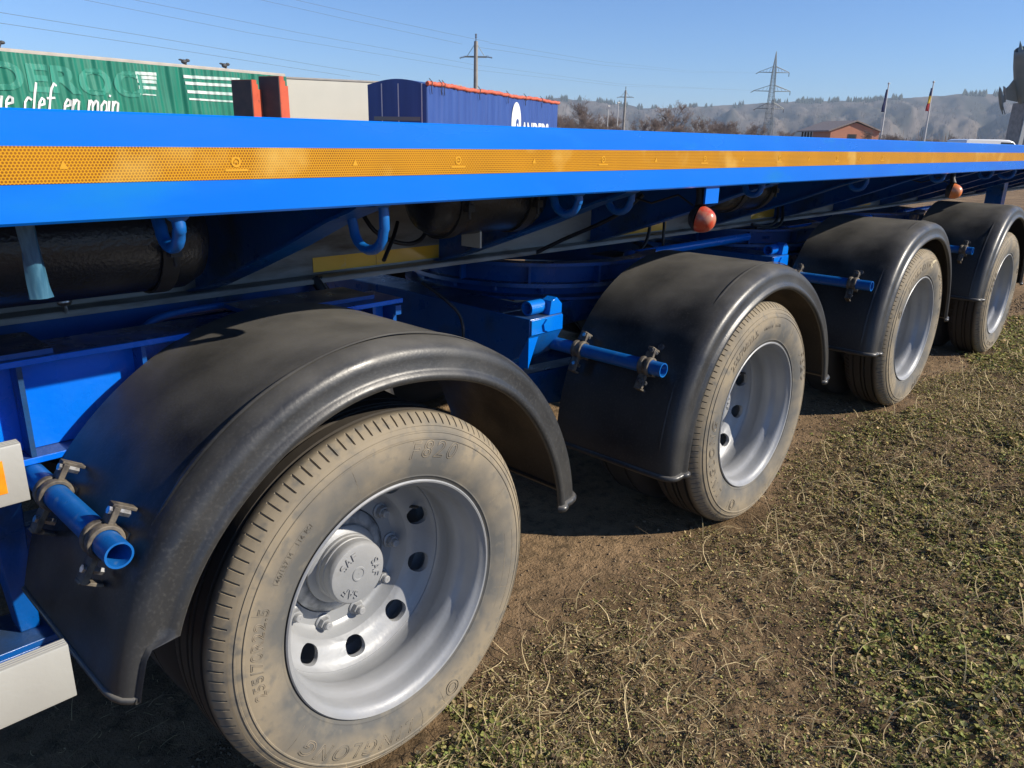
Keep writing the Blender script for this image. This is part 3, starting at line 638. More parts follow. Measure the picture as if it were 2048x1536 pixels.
mb.lathe([(0.001, 0.1555), (0.013, 0.1555), (0.0145, 0.1535), (0.0185, 0.1535), (0.0200, 0.1560), (0.070, 0.1560), (0.0775, 0.1580), (0.0825, 0.1640), (0.0835, 0.170), (0.0835, 0.186), (0.0855, 0.188), (0.0855, 0.193), (0.0840, 0.195), (0.0840, 0.203), (0.0865, 0.206), (0.0865, 0.215), (0.0980, 0.219), (0.104, 0.224), (0.104, 0.240), (0.125, 0.242), (0.135, 0.25)], 72, 'y')
for a0_ in (122.9, 1.7, -121.8):
    Vt, Ft = text_mesh('SAF', 0.031, extrude=0.0024, spacing=1.05)
    W = []
    for (u, v, zz) in Vt:
        a = R(a0_) - u / 0.054; r = 0.053 + v; W.append((r * math.cos(a), 0.1552 - zz, r * math.sin(a)))
    mb.add(W, Ft)
HUB = mb.mesh('hub_cap', 'silver', 35)
HUBD = MB().lathe([(0.1035, 0.232), (0.112, 0.230), (0.128, 0.236), (0.1385, 0.246), (0.1385, 0.262), (0.1435, 0.262)], 60, 'y').mesh('hub_flange', 'silver_dirty', 35)
mb = MB()   # wheel nut with washer and stud, along -y
mb.lathe([(0.0215, 0.0), (0.0215, -0.004), (0.0185, -0.006), (0.001, -0.006)], 24, 'y')
hexp = [(0.0165 * math.cos(R(60 * k)), 0.0165 * math.sin(R(60 * k))) for k in range(6)]; mb.prism(hexp, 1, -0.020, -0.005)
mb.lathe([(0.0105, -0.019), (0.0105, -0.031), (0.0085, -0.0335), (0.001, -0.0335)], 16, 'y')
NUT = mb.mesh('wheel_nut', 'silver', 30)
VALVE = MB().tube([(0.155, 0.30, 0.09), (0.185, 0.235, 0.10), (0.202, 0.188, 0.105), (0.207, 0.170, 0.108)], [0.004, 0.004, 0.005, 0.004], 8).mesh('valve_stem', 'rubber', 60)
def bend(V, r0, a0, up=True):
    out = []
    for (u, v, zz) in V:
        r = r0 + v; a = R(a0) - u / r0; out.append((r * math.cos(a), side_y(r) - 0.0006 - zz, r * math.sin(a)))
    return out
LETS = []; ALL = MB()
def keep(mb_):
    LETS.append(mb_.mesh('tyre_lettering', 'tyre_text', 60)); ALL.add(mb_.v, mb_.f)
for body, size, r0, a0, sp, ol in (('F820', 0.062, 0.3745, 73.5, 1.28, 0.0011), ('255/70R22.5', 0.037, 0.371, 173.5, 1.12, 0.0008), ('LINGLONG', 0.056, 0.368, -113, 1.32, 0.0011), ('140/137 M   116 PSI', 0.0155, 0.3655, 139.2, 1.1, 0.0004)):
    Vt, Ft = text_mesh(body, size, outline=ol, spacing=sp)
    if body in ('F820', 'LINGLONG'): Vt = [(u + 0.28 * v, v * 0.92, zz) for u, v, zz in Vt]
    mb = MB().add(bend(Vt, r0, a0), Ft); keep(mb)
mb = MB()
for rr in (0.013, 0.021):                                             # round emblem before the name
    a_ = R(-64.5); mb.tube([(0.370 * math.cos(a_) + rr * math.cos(q * math.pi / 10), side_y(0.37) - 0.0008, 0.370 * math.sin(a_) + rr * math.sin(q * math.pi / 10)) for q in range(20)], 0.0010, 6, closed=True)
keep(mb); mb = MB()
for (r_, a1_, a2_) in ((0.3565, 129, 149.5), (0.3745, 129, 149.5)):
    mb.tube([(r_ * math.cos(R(a1_ + (a2_ - a1_) * q / 24)), side_y(r_) - 0.0004, r_ * math.sin(R(a1_ + (a2_ - a1_) * q / 24))) for q in range(25)], 0.0005, 4)
keep(mb); mb = MB()
for (r_, a1_, a2_) in ((0.352, -28, 8), (0.378, -28, 8)):
    mb.tube([(r_ * math.cos(R(a1_ + (a2_ - a1_) * q / 24)), side_y(r_) - 0.0004, r_ * math.sin(R(a1_ + (a2_ - a1_) * q / 24))) for q in range(25)], 0.0006, 4)
keep(mb)
for a_ in (108, 28, 160, 215, -70, -18):
    mb = MB().tube([(r_ * math.cos(R(a_)), side_y(r_) - 0.0003, r_ * math.sin(R(a_))) for r_ in np.linspace(0.318, 0.396, 9)], 0.0006, 4); keep(mb)
LET = ALL.mesh('tyre_lettering', 'tyre_text', 60)
for i in range(4):
    wv_ = link('wheel', RIM, T, (WX[i], WY, WZ[i])); 
    if i: wv_.rotation_euler = (0, R([0, 4, 77, 23][i]), 0)
    ty = link('tyre', TY, wv_); 
    if i == 0:
        for lm_ in LETS: link('tyre_lettering', lm_, wv_)
    else:
        l = link('tyre_lettering', LET, wv_); l.rotation_euler = (0, R([0, 47, 60, 250][i]), 0); l['kind'] = 'stuff'
    link('tyre', TF, wv_, (0, 0.285, 0)); link('hub_cap', HUB, wv_); link('hub_flange', HUBD, wv_); link('valve_stem', VALVE, wv_)
    for k in range(10):
        a = R(-1.4 + 36 * k); link('wheel_nut', NUT, wv_, (0.167 * math.cos(a), 0.2835 - WY, 0.167 * math.sin(a)))
    # far side pair and axle
    link('tyre', TF, T, (WX[i], 2.03, WZ[i])); link('tyre', TF, T, (WX[i], 2.27, WZ[i]))
    MB().tube([(WX[i], 0.40, WZ[i]), (WX[i], 2.10, WZ[i])], 0.075, 20).build('axle_beam', 'blue_shaded', T, ang=60)
    MB().lathe([(0.02, 0.0), (0.19, 0.0), (0.205, 0.015), (0.205, 0.17), (0.02, 0.17)], 36, 'y', (WX[i], 0.46, WZ[i])).build('brake_drum', 'far_tyre', T, ang=40)
mb = MB()
for ox, oz, rx, rz in ((0, 0, 0.030, 0.012), (-0.028, -0.010, 0.018, 0.015), (0.026, 0.006, 0.020, 0.008), (-0.014, -0.022, 0.010, 0.012), (0.048, 0.002, 0.010, 0.005)):
    mb.ball((WX[2] + 0.085 + ox, WY - 0.0125, WZ[2] + 0.372 + oz), (rx, 0.0045, rz), 12, 6)
tag(mb.build('dried_mud', 'mud_pale', T, ang=60), 'pale mud splash on tyre wall')

# ---- running gear under the deck
def hexbolt(mb, c, ax, r=0.011, h=0.01):
    c = Vector(c); a = Vector(ax); mb.tube([c, c + a * h], r, 6)
# longitudinal beam above the first axle
mb = MB(); mb.b2(-0.55, 1.372, 0.576, 0.588, 0.815, 1.016); mb.b2(-0.55, 1.40, 0.515, 0.665, 1.016, 1.030); mb.b2(-0.55, 1.385, 0.520, 0.66, 0.800, 0.815)
bm1 = mb.build('bogie_beam', 'blue_web', T, bevel=0.002)
for x in (0.405, 0.655, 1.30): MB().b2(x - 0.005, x + 0.005, 0.522, 0.5755, 0.816, 1.015).build('stiffener', 'blue_shaded', bm1)
mb = MB(); mb.b2(1.373, 1.385, 0.53, 0.66, 0.80, 1.015); mb.b2(1.366, 1.386, 0.508, 0.53, 0.985, 1.012); mb.build('end_plate', 'blue_shaded', bm1)
MB().b2(-0.55, 0.475, 0.53, 0.72, 1.0305, 1.042).build('top_plate', 'blue_shaded', bm1)
MB().b2(0.95, 1.33, 0.56, 0.72, 1.0305, 1.042).build('top_plate', 'blue_shaded', bm1)
MB().b2(-0.55, 1.372, 0.88, 0.90, 0.80, 1.03).build('bogie_beam', 'blue_shaded', T)
# box brackets on which the mudguard pipes are welded
for i in range(4):
    x0 = WX[i] - 0.795; x1 = WX[i] - 0.615; z1 = 0.868 + (WZ[i] - 0.4457)
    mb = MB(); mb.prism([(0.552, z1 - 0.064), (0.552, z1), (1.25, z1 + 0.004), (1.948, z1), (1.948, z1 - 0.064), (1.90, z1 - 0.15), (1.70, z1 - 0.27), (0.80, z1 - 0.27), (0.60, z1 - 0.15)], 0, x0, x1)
    cb = mb.build('cross_bracket', 'blue_shaded', T, bevel=0.004)
    MB().b2(x0 + 0.004, x1 - 0.004, 0.546, 0.5515, z1 - 0.060, z1 - 0.004).build('end_plate', 'blue', cb, bevel=0.0015)  # thin added plate, brighter blue to imitate sunlight on the bracket end
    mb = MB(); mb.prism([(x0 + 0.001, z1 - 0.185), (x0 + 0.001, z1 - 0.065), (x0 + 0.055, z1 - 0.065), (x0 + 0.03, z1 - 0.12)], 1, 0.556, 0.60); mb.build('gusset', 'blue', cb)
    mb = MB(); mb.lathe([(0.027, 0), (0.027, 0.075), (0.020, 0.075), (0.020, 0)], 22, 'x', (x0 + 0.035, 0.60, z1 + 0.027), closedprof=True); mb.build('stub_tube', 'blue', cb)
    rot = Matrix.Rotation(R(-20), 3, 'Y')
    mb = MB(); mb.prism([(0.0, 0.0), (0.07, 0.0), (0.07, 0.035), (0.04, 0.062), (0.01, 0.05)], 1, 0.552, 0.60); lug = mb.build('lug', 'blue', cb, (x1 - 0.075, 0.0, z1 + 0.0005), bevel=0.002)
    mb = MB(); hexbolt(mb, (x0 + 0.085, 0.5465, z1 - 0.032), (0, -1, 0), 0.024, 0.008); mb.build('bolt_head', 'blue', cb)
    # trailing arm and air bellows under the ring
    mb = MB(); mb.prism([(x0 + 0.05, z1 - 0.40), (x0 + 0.05, z1 - 0.28), (WX[i] + 0.1, WZ[i] + 0.10), (WX[i] + 0.55, WZ[i] + 0.02), (WX[i] + 0.55, WZ[i] - 0.06), (WX[i], WZ[i] - 0.09)], 1, 0.74, 0.84); mb.build('trailing_arm', 'blue_shaded', T, bevel=0.006)
    mb = MB(); mb.b2(x0 + 0.02, x0 + 0.14, 0.70, 0.88, z1 - 0.42, z1 - 0.2); mb.build('hanger', 'blue_shaded', T, bevel=0.004)
    mb = MB(); zz = WZ[i] + 0.02; mb.lathe([(0.07, zz), (0.12, zz + 0.03), (0.135, zz + 0.10), (0.115, zz + 0.14), (0.135, zz + 0.20), (0.12, zz + 0.27), (0.08, zz + 0.30), (0.08, zz + 0.44)], 28, 'z', (WX[i] + 0.42, 0.79, 0)); mb.build('air_bellows', 'rubber', T, ang=60)
# turntable rings
for i in (1, 2, 3):
    z = 1.0 + (0.0 if i != 2 else 0.012); c = (WX[i] - 0.03, 1.25, z)
    mb = MB(); mb.lathe([(0.520, 0.0), (0.590, 0.0), (0.590, -0.014), (0.548, -0.014), (0.542, -0.085), (0.575, -0.088), (0.578, -0.104), (0.548, -0.108), (0.545, -0.135), (0.60, -0.138), (0.60, -0.150), (0.520, -0.150)], 110, 'z', c, closedprof=True)
    rg = mb.build('turntable_ring', 'blue_shaded', T, ang=40)
    for k in range(18):
        a = R(20 * k + 7); mb = MB(); hexbolt(mb, (c[0] + 0.56 * math.cos(a), c[1] + 0.56 * math.sin(a), c[2] - 0.104), (0, 0, -1), 0.012, 0.018); mb.build('ring_bolt', 'blue_shaded', rg)
    for k in range(12):
        a = R(30 * k + 12); rot = Matrix.Rotation(a, 3, 'Z'); mb = MB(); mb.box(Vector(c) + rot @ Vector((0.5655, 0, -0.050)), (0.036, 0.010, 0.070), rot); mb.build('ring_rib', 'blue_shaded', rg)
    mb = MB(); mb.b2(WX[i] - 0.62, WX[i] + 0.62, 0.74, 0.86, z - 0.25, z - 0.152); mb.build('bogie_beam', 'blue_shaded', T, bevel=0.004)
# ring hidden in front of the first beam
MB().lathe([(0.5, 1.002), (0.54, 1.002), (0.54, 0.90), (0.5, 0.90)], 60, 'z', (WX[0] - 0.03, 1.45, 0), closedprof=True).build('turntable_ring', 'blue_shaded', T)
# steering rods
def rod(a, b, r=0.022):
    a = Vector(a); b = Vector(b); d = (b - a).normalized(); o = MB().tube([a, b], r, 18).build('steering_rod', 'blue', T, ang=60)
    mb = MB(); mb.tube([a - d * 0.05, a + d * 0.03], 0.016, 12); mb.ball(a - d * 0.06, (0.03, 0.03, 0.03)); mb.build('rod_end', 'blue_shaded', o, ang=60)
rod((3.0, 0.80, 0.982), (4.06, 0.80, 0.985)); rod((4.55, 0.80, 0.992), (5.90, 0.80, 0.99)); rod((6.6, 0.80, 0.992), (7.9, 0.80, 0.99))
for x in (1.05, 3.0, 4.4, 6.0):
    MB().b2(x - 0.10, x + 0.10, 0.80, 1.02, 0.955, 0.968).build('steering_plate', 'blue_shaded', T)
# posts and lower members at the left
mb = MB(); mb.add([(0.30, 0.552, 0.80), (0.375, 0.552, 0.80), (0.375, 0.66, 0.80), (0.30, 0.66, 0.80), (0.325, 0.556, 0.40), (0.365, 0.556, 0.40), (0.365, 0.62, 0.40), (0.325, 0.62, 0.40)], [(0, 1, 2, 3), (7, 6, 5, 4), (0, 4, 5, 1), (1, 5, 6, 2), (2, 6, 7, 3), (3, 7, 4, 0)]); mb.build('guard_post', 'blue_shaded', T, bevel=0.003)
mb = MB(); mb.b2(-0.9, 0.40, 0.50, 0.66, 0.385, 0.400); mb.b2(-0.9, 0.40, 0.50, 0.512, 0.33, 0.385); mb.build('lower_beam', 'blue_shaded', T, bevel=0.002)
mb = MB(); mb.b2(-0.9, 0.385, 0.555, 0.66, 0.79, 0.80); mb.build('cross_bracket', 'blue_shaded', T)
# side guards: light alloy planks
def guard(z0, z1, xe, stick):
    t = 0.026
    o = None
    pr = [(0.004, z0), (t - 0.004, z0), (t, z0 + 0.004), (t, z1 - 0.004), (t - 0.004, z1)]
    for k in range(3):
        yy = t - 0.006 - k * 0.006; pr += [(yy, z1), (yy - 0.0004, z1 - 0.002), (yy - 0.0022, z1 - 0.002), (yy - 0.0026, z1)]
    pr += [(0.004, z1), (0.001, z1 - 0.001), (0.0, z1 - 0.004), (0.0, z0 + 0.004), (0.001, z0 + 0.001)]
    o = MB().prism([(y - 0.004, z) for y, z in pr], 0, -3.6, xe).build('side_guard', 'alu_white', T, ang=30)
    if stick: MB().b2(xe - 0.30, xe - 0.027, -0.0052, -0.0042, z0 + 0.021, z1 - 0.021).build('reflector_sticker', 'amber', o)
    return o
guard(0.947, 1.040, 0.270, True); guard(0.583, 0.684, 0.284, False)
for x in (-0.35, -1.6): MB().b2(x - 0.04, x + 0.04, 0.023, 0.075, 0.54, 1.352).build('guard_bracket', 'blue_shaded', T)
# hoses and cables
for pts, r, m_ in (
    ([(1.44, 0.80, 1.30), (1.47, 0.74, 1.20), (1.56, 0.72, 1.155), (1.66, 0.74, 1.16), (1.76, 0.80, 1.22)], 0.007, 'hose'),
    ([(1.36, 0.55, 1.14), (1.45, 0.62, 1.19), (1.50, 0.66, 1.23)], 0.006, 'hose'),
    ([(0.70, 0.74, 0.96), (0.76, 0.74, 1.015), (0.86, 0.75, 1.03), (1.05, 0.76, 1.025), (1.25, 0.78, 1.02)], 0.010, 'blue_pipe'),
    ([(0.72, 0.77, 0.95), (0.78, 0.77, 1.01), (0.90, 0.78, 1.018), (1.2, 0.80, 1.01)], 0.010, 'blue_pipe'),
    ([(1.32, 0.86, 1.05), (1.33, 0.84, 1.02), (1.335, 0.83, 0.985), (1.345, 0.83, 0.95)], 0.016, 'hose'),
    ([(1.34, 0.86, 1.05), (1.365, 0.85, 1.0), (1.39, 0.84, 0.96)], 0.010, 'hose'),
    ([(2.35, 0.86, 1.035), (2.40, 0.75, 1.10), (2.45, 0.55, 1.20), (2.5, 0.45, 1.29)], 0.008, 'hose'),
    ([(3.12, 0.85, 1.24), (3.13, 0.83, 1.12), (3.10, 0.82, 1.04), (3.04, 0.81, 1.0)], 0.008, 'hose'),
    ([(3.24, 0.85, 1.24), (3.25, 0.83, 1.12), (3.24, 0.82, 1.02), (3.25, 0.82, 0.97)], 0.007, 'hose'),
    ([(4.5, 0.85, 1.15), (4.45, 0.82, 1.06), (4.3, 0.80, 1.03), (4.1, 0.80, 1.05)], 0.009, 'hose'),
    ([(4.56, 0.85, 1.15), (4.52, 0.82, 1.05), (4.38, 0.80, 1.015), (4.15, 0.80, 1.03)], 0.009, 'hose'),
    ([(1.75, 0.85, 0.99), (1.80, 0.78, 0.93), (1.84, 0.74, 0.86), (1.83, 0.72, 0.74)], 0.006, 'hose'),
):
    P = []
    n_ = len(pts)
    for i in range(n_ - 1):       # smooth through the points
        p0, p1, p2, p3 = [Vector(pts[max(0, min(n_ - 1, i + k))]) for k in (-1, 0, 1, 2)]
        for s in range(6):
            t = s / 6; P.append(0.5 * ((2 * p1) + (p2 - p0) * t + (2 * p0 - 5 * p1 + 4 * p2 - p3) * t * t + (3 * p1 - p0 - 3 * p2 + p3) * t ** 3))
    P.append(Vector(pts[-1])); MB().tube(P, r, 8).build('air_hose', m_, T, ang=60)
# drain valve and small bolts on the beam
mb = MB(); mb.ball((0.60, 0.842, 1.075), (0.018, 0.014, 0.012), 10, 6); mb.tube([(0.60, 0.842, 1.065), (0.602, 0.842, 1.045)], 0.005, 8); mb.build('drain_valve', 'zinc', T)
# parking legs far along
for x in (8.6,):
    mb = MB(); mb.b2(x - 0.07, x + 0.07, 0.55, 0.69, 0.75, 1.40); mb.b2(x - 0.05, x + 0.05, 0.57, 0.67, 0.10, 0.75); mb.b2(x - 0.14, x + 0.14, 0.48, 0.76, 0.0, 0.10); mb.build('support_leg', 'blue_shaded', T, bevel=0.004)

# ================================================================== YARD BEHIND
def frame_from(P, Q):
    P = np.array(P); Q = np.array(Q); d = (Q - P); d[2] = 0; L_ = np.linalg.norm(d); d /= L_
    return P, d, L_, math.atan2(d[1], d[0])
def yard_wheels(root, xs_, y0, y1):
    tm = MB().lathe([(0.28, 0.0), (0.42, -0.02), (0.50, 0.02), (0.50, 0.26), (0.42, 0.30), (0.28, 0.28)], 36, 'y').mesh('wheel', 'far_tyre', 40)
    for x in xs_:
        for y in (y0, y1 - 0.28):
            o = link('wheel', tm, root, (x, y, 0.5))
            MB().lathe([(0.001, 0.06), (0.15, 0.06), (0.20, 0.02), (0.28, 0.0)], 24, 'y').build('rim', 'steel_grey', o)
# green curtain-sided trailer
P, d, L_, az = frame_from(at(-130, 84, 31.4), at(548, 151, 37.2))
zt = 3.97
g = empty('curtain_trailer', (P[0], P[1], 0), az); tag(g, 'green curtain-sided trailer with pale lettering and white stripes', 'trailer')
LG = L_ + 0.6
MB().b2(0, LG, 0.0, 2.5, zt - 0.14, zt).build('roof_rail', 'pale_rail', g, bevel=0.03)
MB().b2(0, LG, 0.10, 2.5, 1.15, zt - 0.14).build('box_body', 'dark_grey', g)
MB().b2(0, LG, 0.0, 2.5, 1.0, 1.15).build('chassis_rail', 'dark_grey', g)
nxs, nzs = 420, 10; V = []; F = []
def fold(x, z): return 0.045 + 0.045 * math.sin(x * 9 + 1.5 * math.sin(x * 2.3)) * (0.5 + 0.5 * math.sin(x * 1.7 + 0.4)) + 0.02 * math.sin(x * 23 + z * 2) + 0.03 * math.sin(x * 3.1 + z * 1.4)
for i in range(nxs + 1):
    for j in range(nzs + 1):
        x = LG * i / nxs; z = 1.15 + (zt - 0.12 - 1.15) * j / nzs; V.append((x, -0.12 + fold(x, z), z))
for i in range(nxs):
    for j in range(nzs): a = i * (nzs + 1) + j; F.append((a, a + nzs + 1, a + nzs + 2, a + 1))
cur = MB().add(V, F).build('curtain', 'curtain_green', g, ang=180)
def gx_of(u, v):  # along / up the curtain plane
    d_ = ray(u, v); nrm = np.array([-math.sin(az), math.cos(az), 0]); k = ((np.array([P[0], P[1], 0]) - CAM) @ nrm) / (d_ @ nrm); q = CAM + d_ * k
    return (q[:2] - P[:2]) @ d[:2], q[2]
def decal(mesh_vf, fn_y, name, m_, parent, cuts=0):
    V_, F_ = mesh_vf; me = bpy.data.meshes.new(name); me.from_pydata([(x, z, 0) for x, z in V_], [], F_)
    bm = bmesh.new(); bm.from_mesh(me); bmesh.ops.triangulate(bm, faces=bm.faces)
    if cuts: bmesh.ops.subdivide_edges(bm, edges=bm.edges, cuts=cuts, use_grid_fill=True)
    for v_ in bm.verts: x, z = v_.co.x, v_.co.y; v_.co = (x, fn_y(x, z), z)
    bm.to_mesh(me); bm.free(); me.materials.append(MAT[m_]); return link(name, me, parent)
cy_ = lambda x, z: -0.12 + fold(x, z) - 0.022
xa, za = gx_of(-20, 185); xb, zb = gx_of(287, 150); xm, zm = gx_of(140, 133); xm2, zm2 = gx_of(140, 190)
Vt, Ft = text_mesh('DEROO', 1.0, extrude=0, bold=0.035, spacing=1.02)
us = [q[0] for q in Vt]; vs = [q[1] for q in Vt]; hgt = (zm - zm2) * 0.98
Vt = [(xa + (u - min(us)) / (max(us) - min(us)) * (xb - xa), zm2 + (v - min(vs)) / (max(vs) - min(vs)) * hgt + 0.02) for u, v, _ in Vt]
decal((Vt, Ft), cy_, 'lettering', 'curtain_ghost', cur, 9)
# hand-written line
GL = {'u': [[(0, .5), (.0, .12), (.1, 0), (.24, .06), (.34, .2), (.35, .5)], [(.35, .5), (.35, .08), (.45, .02)]], 'e': [[(0, .24), (.3, .3), (.28, .45), (.15, .5), (.03, .35), (.03, .14), (.13, 0), (.32, .08)]],
      'c': [[(.32, .42), (.18, .5), (.04, .34), (.04, .12), (.15, 0), (.34, .08)]], 'l': [[(.08, 1.0), (.02, .12), (.08, 0), (.15, .02)]], 'f': [[(.45, .95), (.3, 1.02), (.2, .85), (.08, -.32)], [(0, .5), (.38, .53)]],
      'n': [[(0, .5), (0, 0)], [(0, .3), (.15, .5), (.28, .44), (.3, 0)]], 'm': [[(0, .5), (0, 0)], [(0, .3), (.12, .5), (.22, .44), (.24, 0)], [(.24, .3), (.36, .5), (.46, .44), (.5, .02)]], 'a': [[(.3, .4), (.16, .5), (.03, .32), (.04, .1), (.14, 0), (.3, .18), (.32, .48)], [(.32, .48), (.32, .06), (.4, 0)]], 'i': [[(0, .5), (0, .05), (.06, 0)], [(.01, .68), (.02, .72)]], ' ': []}
x_, z_ = gx_of(-15, 222); xe_, _ = gx_of(236, 225); word = 'ue clef en main'
wid = {'u': .55, 'e': .42, 'c': .44, 'l': .26, 'f': .5, 'n': .42, 'm': .64, 'a': .5, 'i': .2, ' ': .42}
tot = sum(wid[c] for c in word); sc = (xe_ - x_) / tot; pen = 0; V = []; F = []; sch = 0.95
for ch in word + '|':
    if ch in ' |':
        decal((V, F), lambda x, z: cy_(x, z) - 0.012, 'lettering', 'white_print', cur, 4); V = []; F = []
        pen += 0 if ch == '|' else wid[ch]; continue
    for st in GL[ch]:
        for (u0, v0), (u1, v1) in zip(st[:-1], st[1:]):
            a = Vector((x_ + (pen + u0 + 0.3 * v0) * sc, z_ + v0 * sch)); b = Vector((x_ + (pen + u1 + 0.3 * v1) * sc, z_ + v1 * sch)); dd = (b - a).normalized(); nn = Vector((-dd.y, dd.x)) * 0.035; o_ = len(V)
            V += [tuple(a - dd * 0.015 + nn), tuple(a - dd * 0.015 - nn), tuple(b + dd * 0.015 - nn), tuple(b + dd * 0.015 + nn)]; F.append((o_, o_ + 1, o_ + 2, o_ + 3))
    pen += wid[ch]
for u0, u1, vs_ in ((268, 310, (143, 151, 159, 171, 187)), (362, 478, (150, 163, 180, 196))):
    for v0 in vs_:
        h = {187: 2, 196: 3}.get(v0, 5)
        xa, za = gx_of(u0 + (v0 - 150) * 0.25, v0); xb, zb = gx_of(u1, v0 + (u1 - u0) * 0.055); V = []; F = []; n_ = 120
        for k in range(n_ + 1):
            t = k / n_; x = xa + (xb - xa) * t; z = za + (zb - za) * t; V += [(x, z), (x, z - h * 0.0225)]
        F = [(2 * k, 2 * k + 1, 2 * k + 3, 2 * k + 2) for k in range(n_)]
        decal((V, F), cy_, 'stripe', 'faded_print', cur)
for u in (2, 370, 450):
    xb, zb = gx_of(u, 128); mb = MB(); mb.ball((xb, 0.05, zt + 0.10), (0.13, 0.08, 0.09), 10, 6); mb.ball((xb + 0.15, 0.04, zt + 0.16), (0.10, 0.06, 0.06), 8, 6); mb.ball((xb - 0.14, 0.04, zt + 0.16), (0.10, 0.05, 0.035), 8, 6); mb.b2(xb + 0.02, xb + 0.08, 0.0, 0.08, zt, zt + 0.06); mb.build('roof_lump', 'dark_grey', g)  # dark bird-like lumps on the roof rail
yard_wheels(g, (2.0, 3.3, 4.6), 0.0, 2.5); MB().b2(LG - 1.6, LG - 1.45, 0.4, 2.1, 0.0, 1.0).build('support_leg', 'dark_grey', g)
# cream box trailer
Pc = np.array(at(566, 153, 37.6)); Pd = np.array(at(800, 161, 38.6)); P2, d2, L2, az2 = frame_from(Pc, Pd); zc2 = Pc[2]
cb = empty('box_trailer', (P2[0], P2[1], 0), az2); tag(cb, 'cream box trailer parked behind the upright red ramps', 'trailer')
MB().b2(0, L2 + 3, 0.0, 2.5, 1.1, zc2 - 0.09).build('box_body', 'cream_box', cb, bevel=0.03); MB().b2(-0.02, L2 + 3.02, -0.02, 2.52, zc2 - 0.09, zc2).build('roof', 'pale_rail', cb, bevel=0.02)
MB().b2(0, L2 + 3, 0.6, 1.9, 0.85, 1.1).build('chassis_rail', 'dark_grey', cb); yard_wheels(cb, (1.2, 2.5, L2 + 1.8), 0.0, 2.5)
# low loader with two raised ramps
Pl = np.array(at(470, 200, 22.0)); lz = R(-18)
ll = empty('low_loader', (Pl[0], Pl[1], 0), R(18)); tag(ll, 'low loader with two red loading ramps folded upright', 'trailer')
MB().b2(0.4, 9.0, -1.25, 1.25, 0.75, 0.95).build('deck', 'red_ramp', ll); MB().b2(0.4, 9.0, -0.5, 0.5, 0.5, 0.75).build('chassis_rail', 'red_ramp', ll)
yard_wheels(ll, (1.2, 2.4, 3.6), -1.25, 1.25)
ll.location = (0, 0, 0); ll.rotation_euler = (0, 0, 0)
def ramp(u0, u1, u2, vt):
    A_ = at(u0, vt, 22.2); B_ = at(u1, vt - 2, 22.0); zt_ = B_[2]
    e1 = (B_ - A_)[:2]; e1 /= np.linalg.norm(e1); nf = np.array([-e1[1], e1[0]])
    return A_, B_, zt_
rot18 = R(14)
for u0, u1, u2, vt in ((470, 503, 525, 159), (524, 558, 582, 152)):
    B_ = at(u1, vt, 22.0); zt_ = B_[2]
    # local frame: face normal points to -x -y (dark side), lit edge points to +x -y
    th = R(200); n1 = Vector((math.cos(th), math.sin(th), 0)); e = Vector((-n1.y, n1.x, 0))   # e runs along the face towards the camera side
    if e.y > 0: e = -e
    wd = 0.66; tk = 0.17
    def P3(a, b, z): q = Vector((B_[0], B_[1], 0)) - e * a - n1 * b; return (q.x, q.y, z)
    def blk(mb, a0, a1, b0, b1, z0, z1, lean=0.0):
        V_ = [P3(a0, b0, z0), P3(a1, b0, z0), P3(a1, b1, z0), P3(a0, b1, z0), P3(a0, b0 - lean, z1), P3(a1, b0 - lean, z1), P3(a1, b1 - lean, z1), P3(a0, b1 - lean, z1)]
        mb.add(V_, [(3, 2, 1, 0), (4, 5, 6, 7), (0, 1, 5, 4), (1, 2, 6, 5), (2, 3, 7, 6), (3, 0, 4, 7)])
    mb = MB(); blk(mb, 0.012, wd - 0.012, -0.02, 0.0, 0.86, zt_ - 0.02); face = mb.build('ramp_plate', 'ramp_shaded', ll)
    mb = MB(); blk(mb, 0.0, 0.05, 0.0, tk, 0.85, zt_); blk(mb, wd - 0.05, wd, 0.0, tk, 0.85, zt_); blk(mb, 0.05, wd - 0.05, 0.0, 0.05, zt_ - 0.10, zt_); mb.build('ramp_frame', 'red_ramp', ll)
    mb = MB(); blk(mb, 0.03, 0.10, tk + 0.05, tk + 0.22, 0.85, zt_ - 0.22, 0.03); blk(mb, 0.0, 0.06, tk, tk + 0.05, zt_ - 0.35, zt_ - 0.10); mb.build('ramp_support', 'red_ramp', ll)
    for k in range(5):
        mb = MB(); blk(mb, 0.05, wd - 0.05, 0.05, 0.09, 1.1 + 0.35 * k, 1.15 + 0.35 * k); mb.build('ramp_rung', 'red_ramp', ll)
q0 = at(525, 200, 22.6); thd = R(20)
for ch in list(ll.children):
    if ch.name.split('.')[0] in ('deck', 'chassis_rail', 'wheel'):
        M_ = Matrix.Translation((q0[0] + 0.2, q0[1] + 0.3, 0)) @ Matrix.Rotation(thd, 4, 'Z'); ch.matrix_local = M_ @ ch.matrix_local
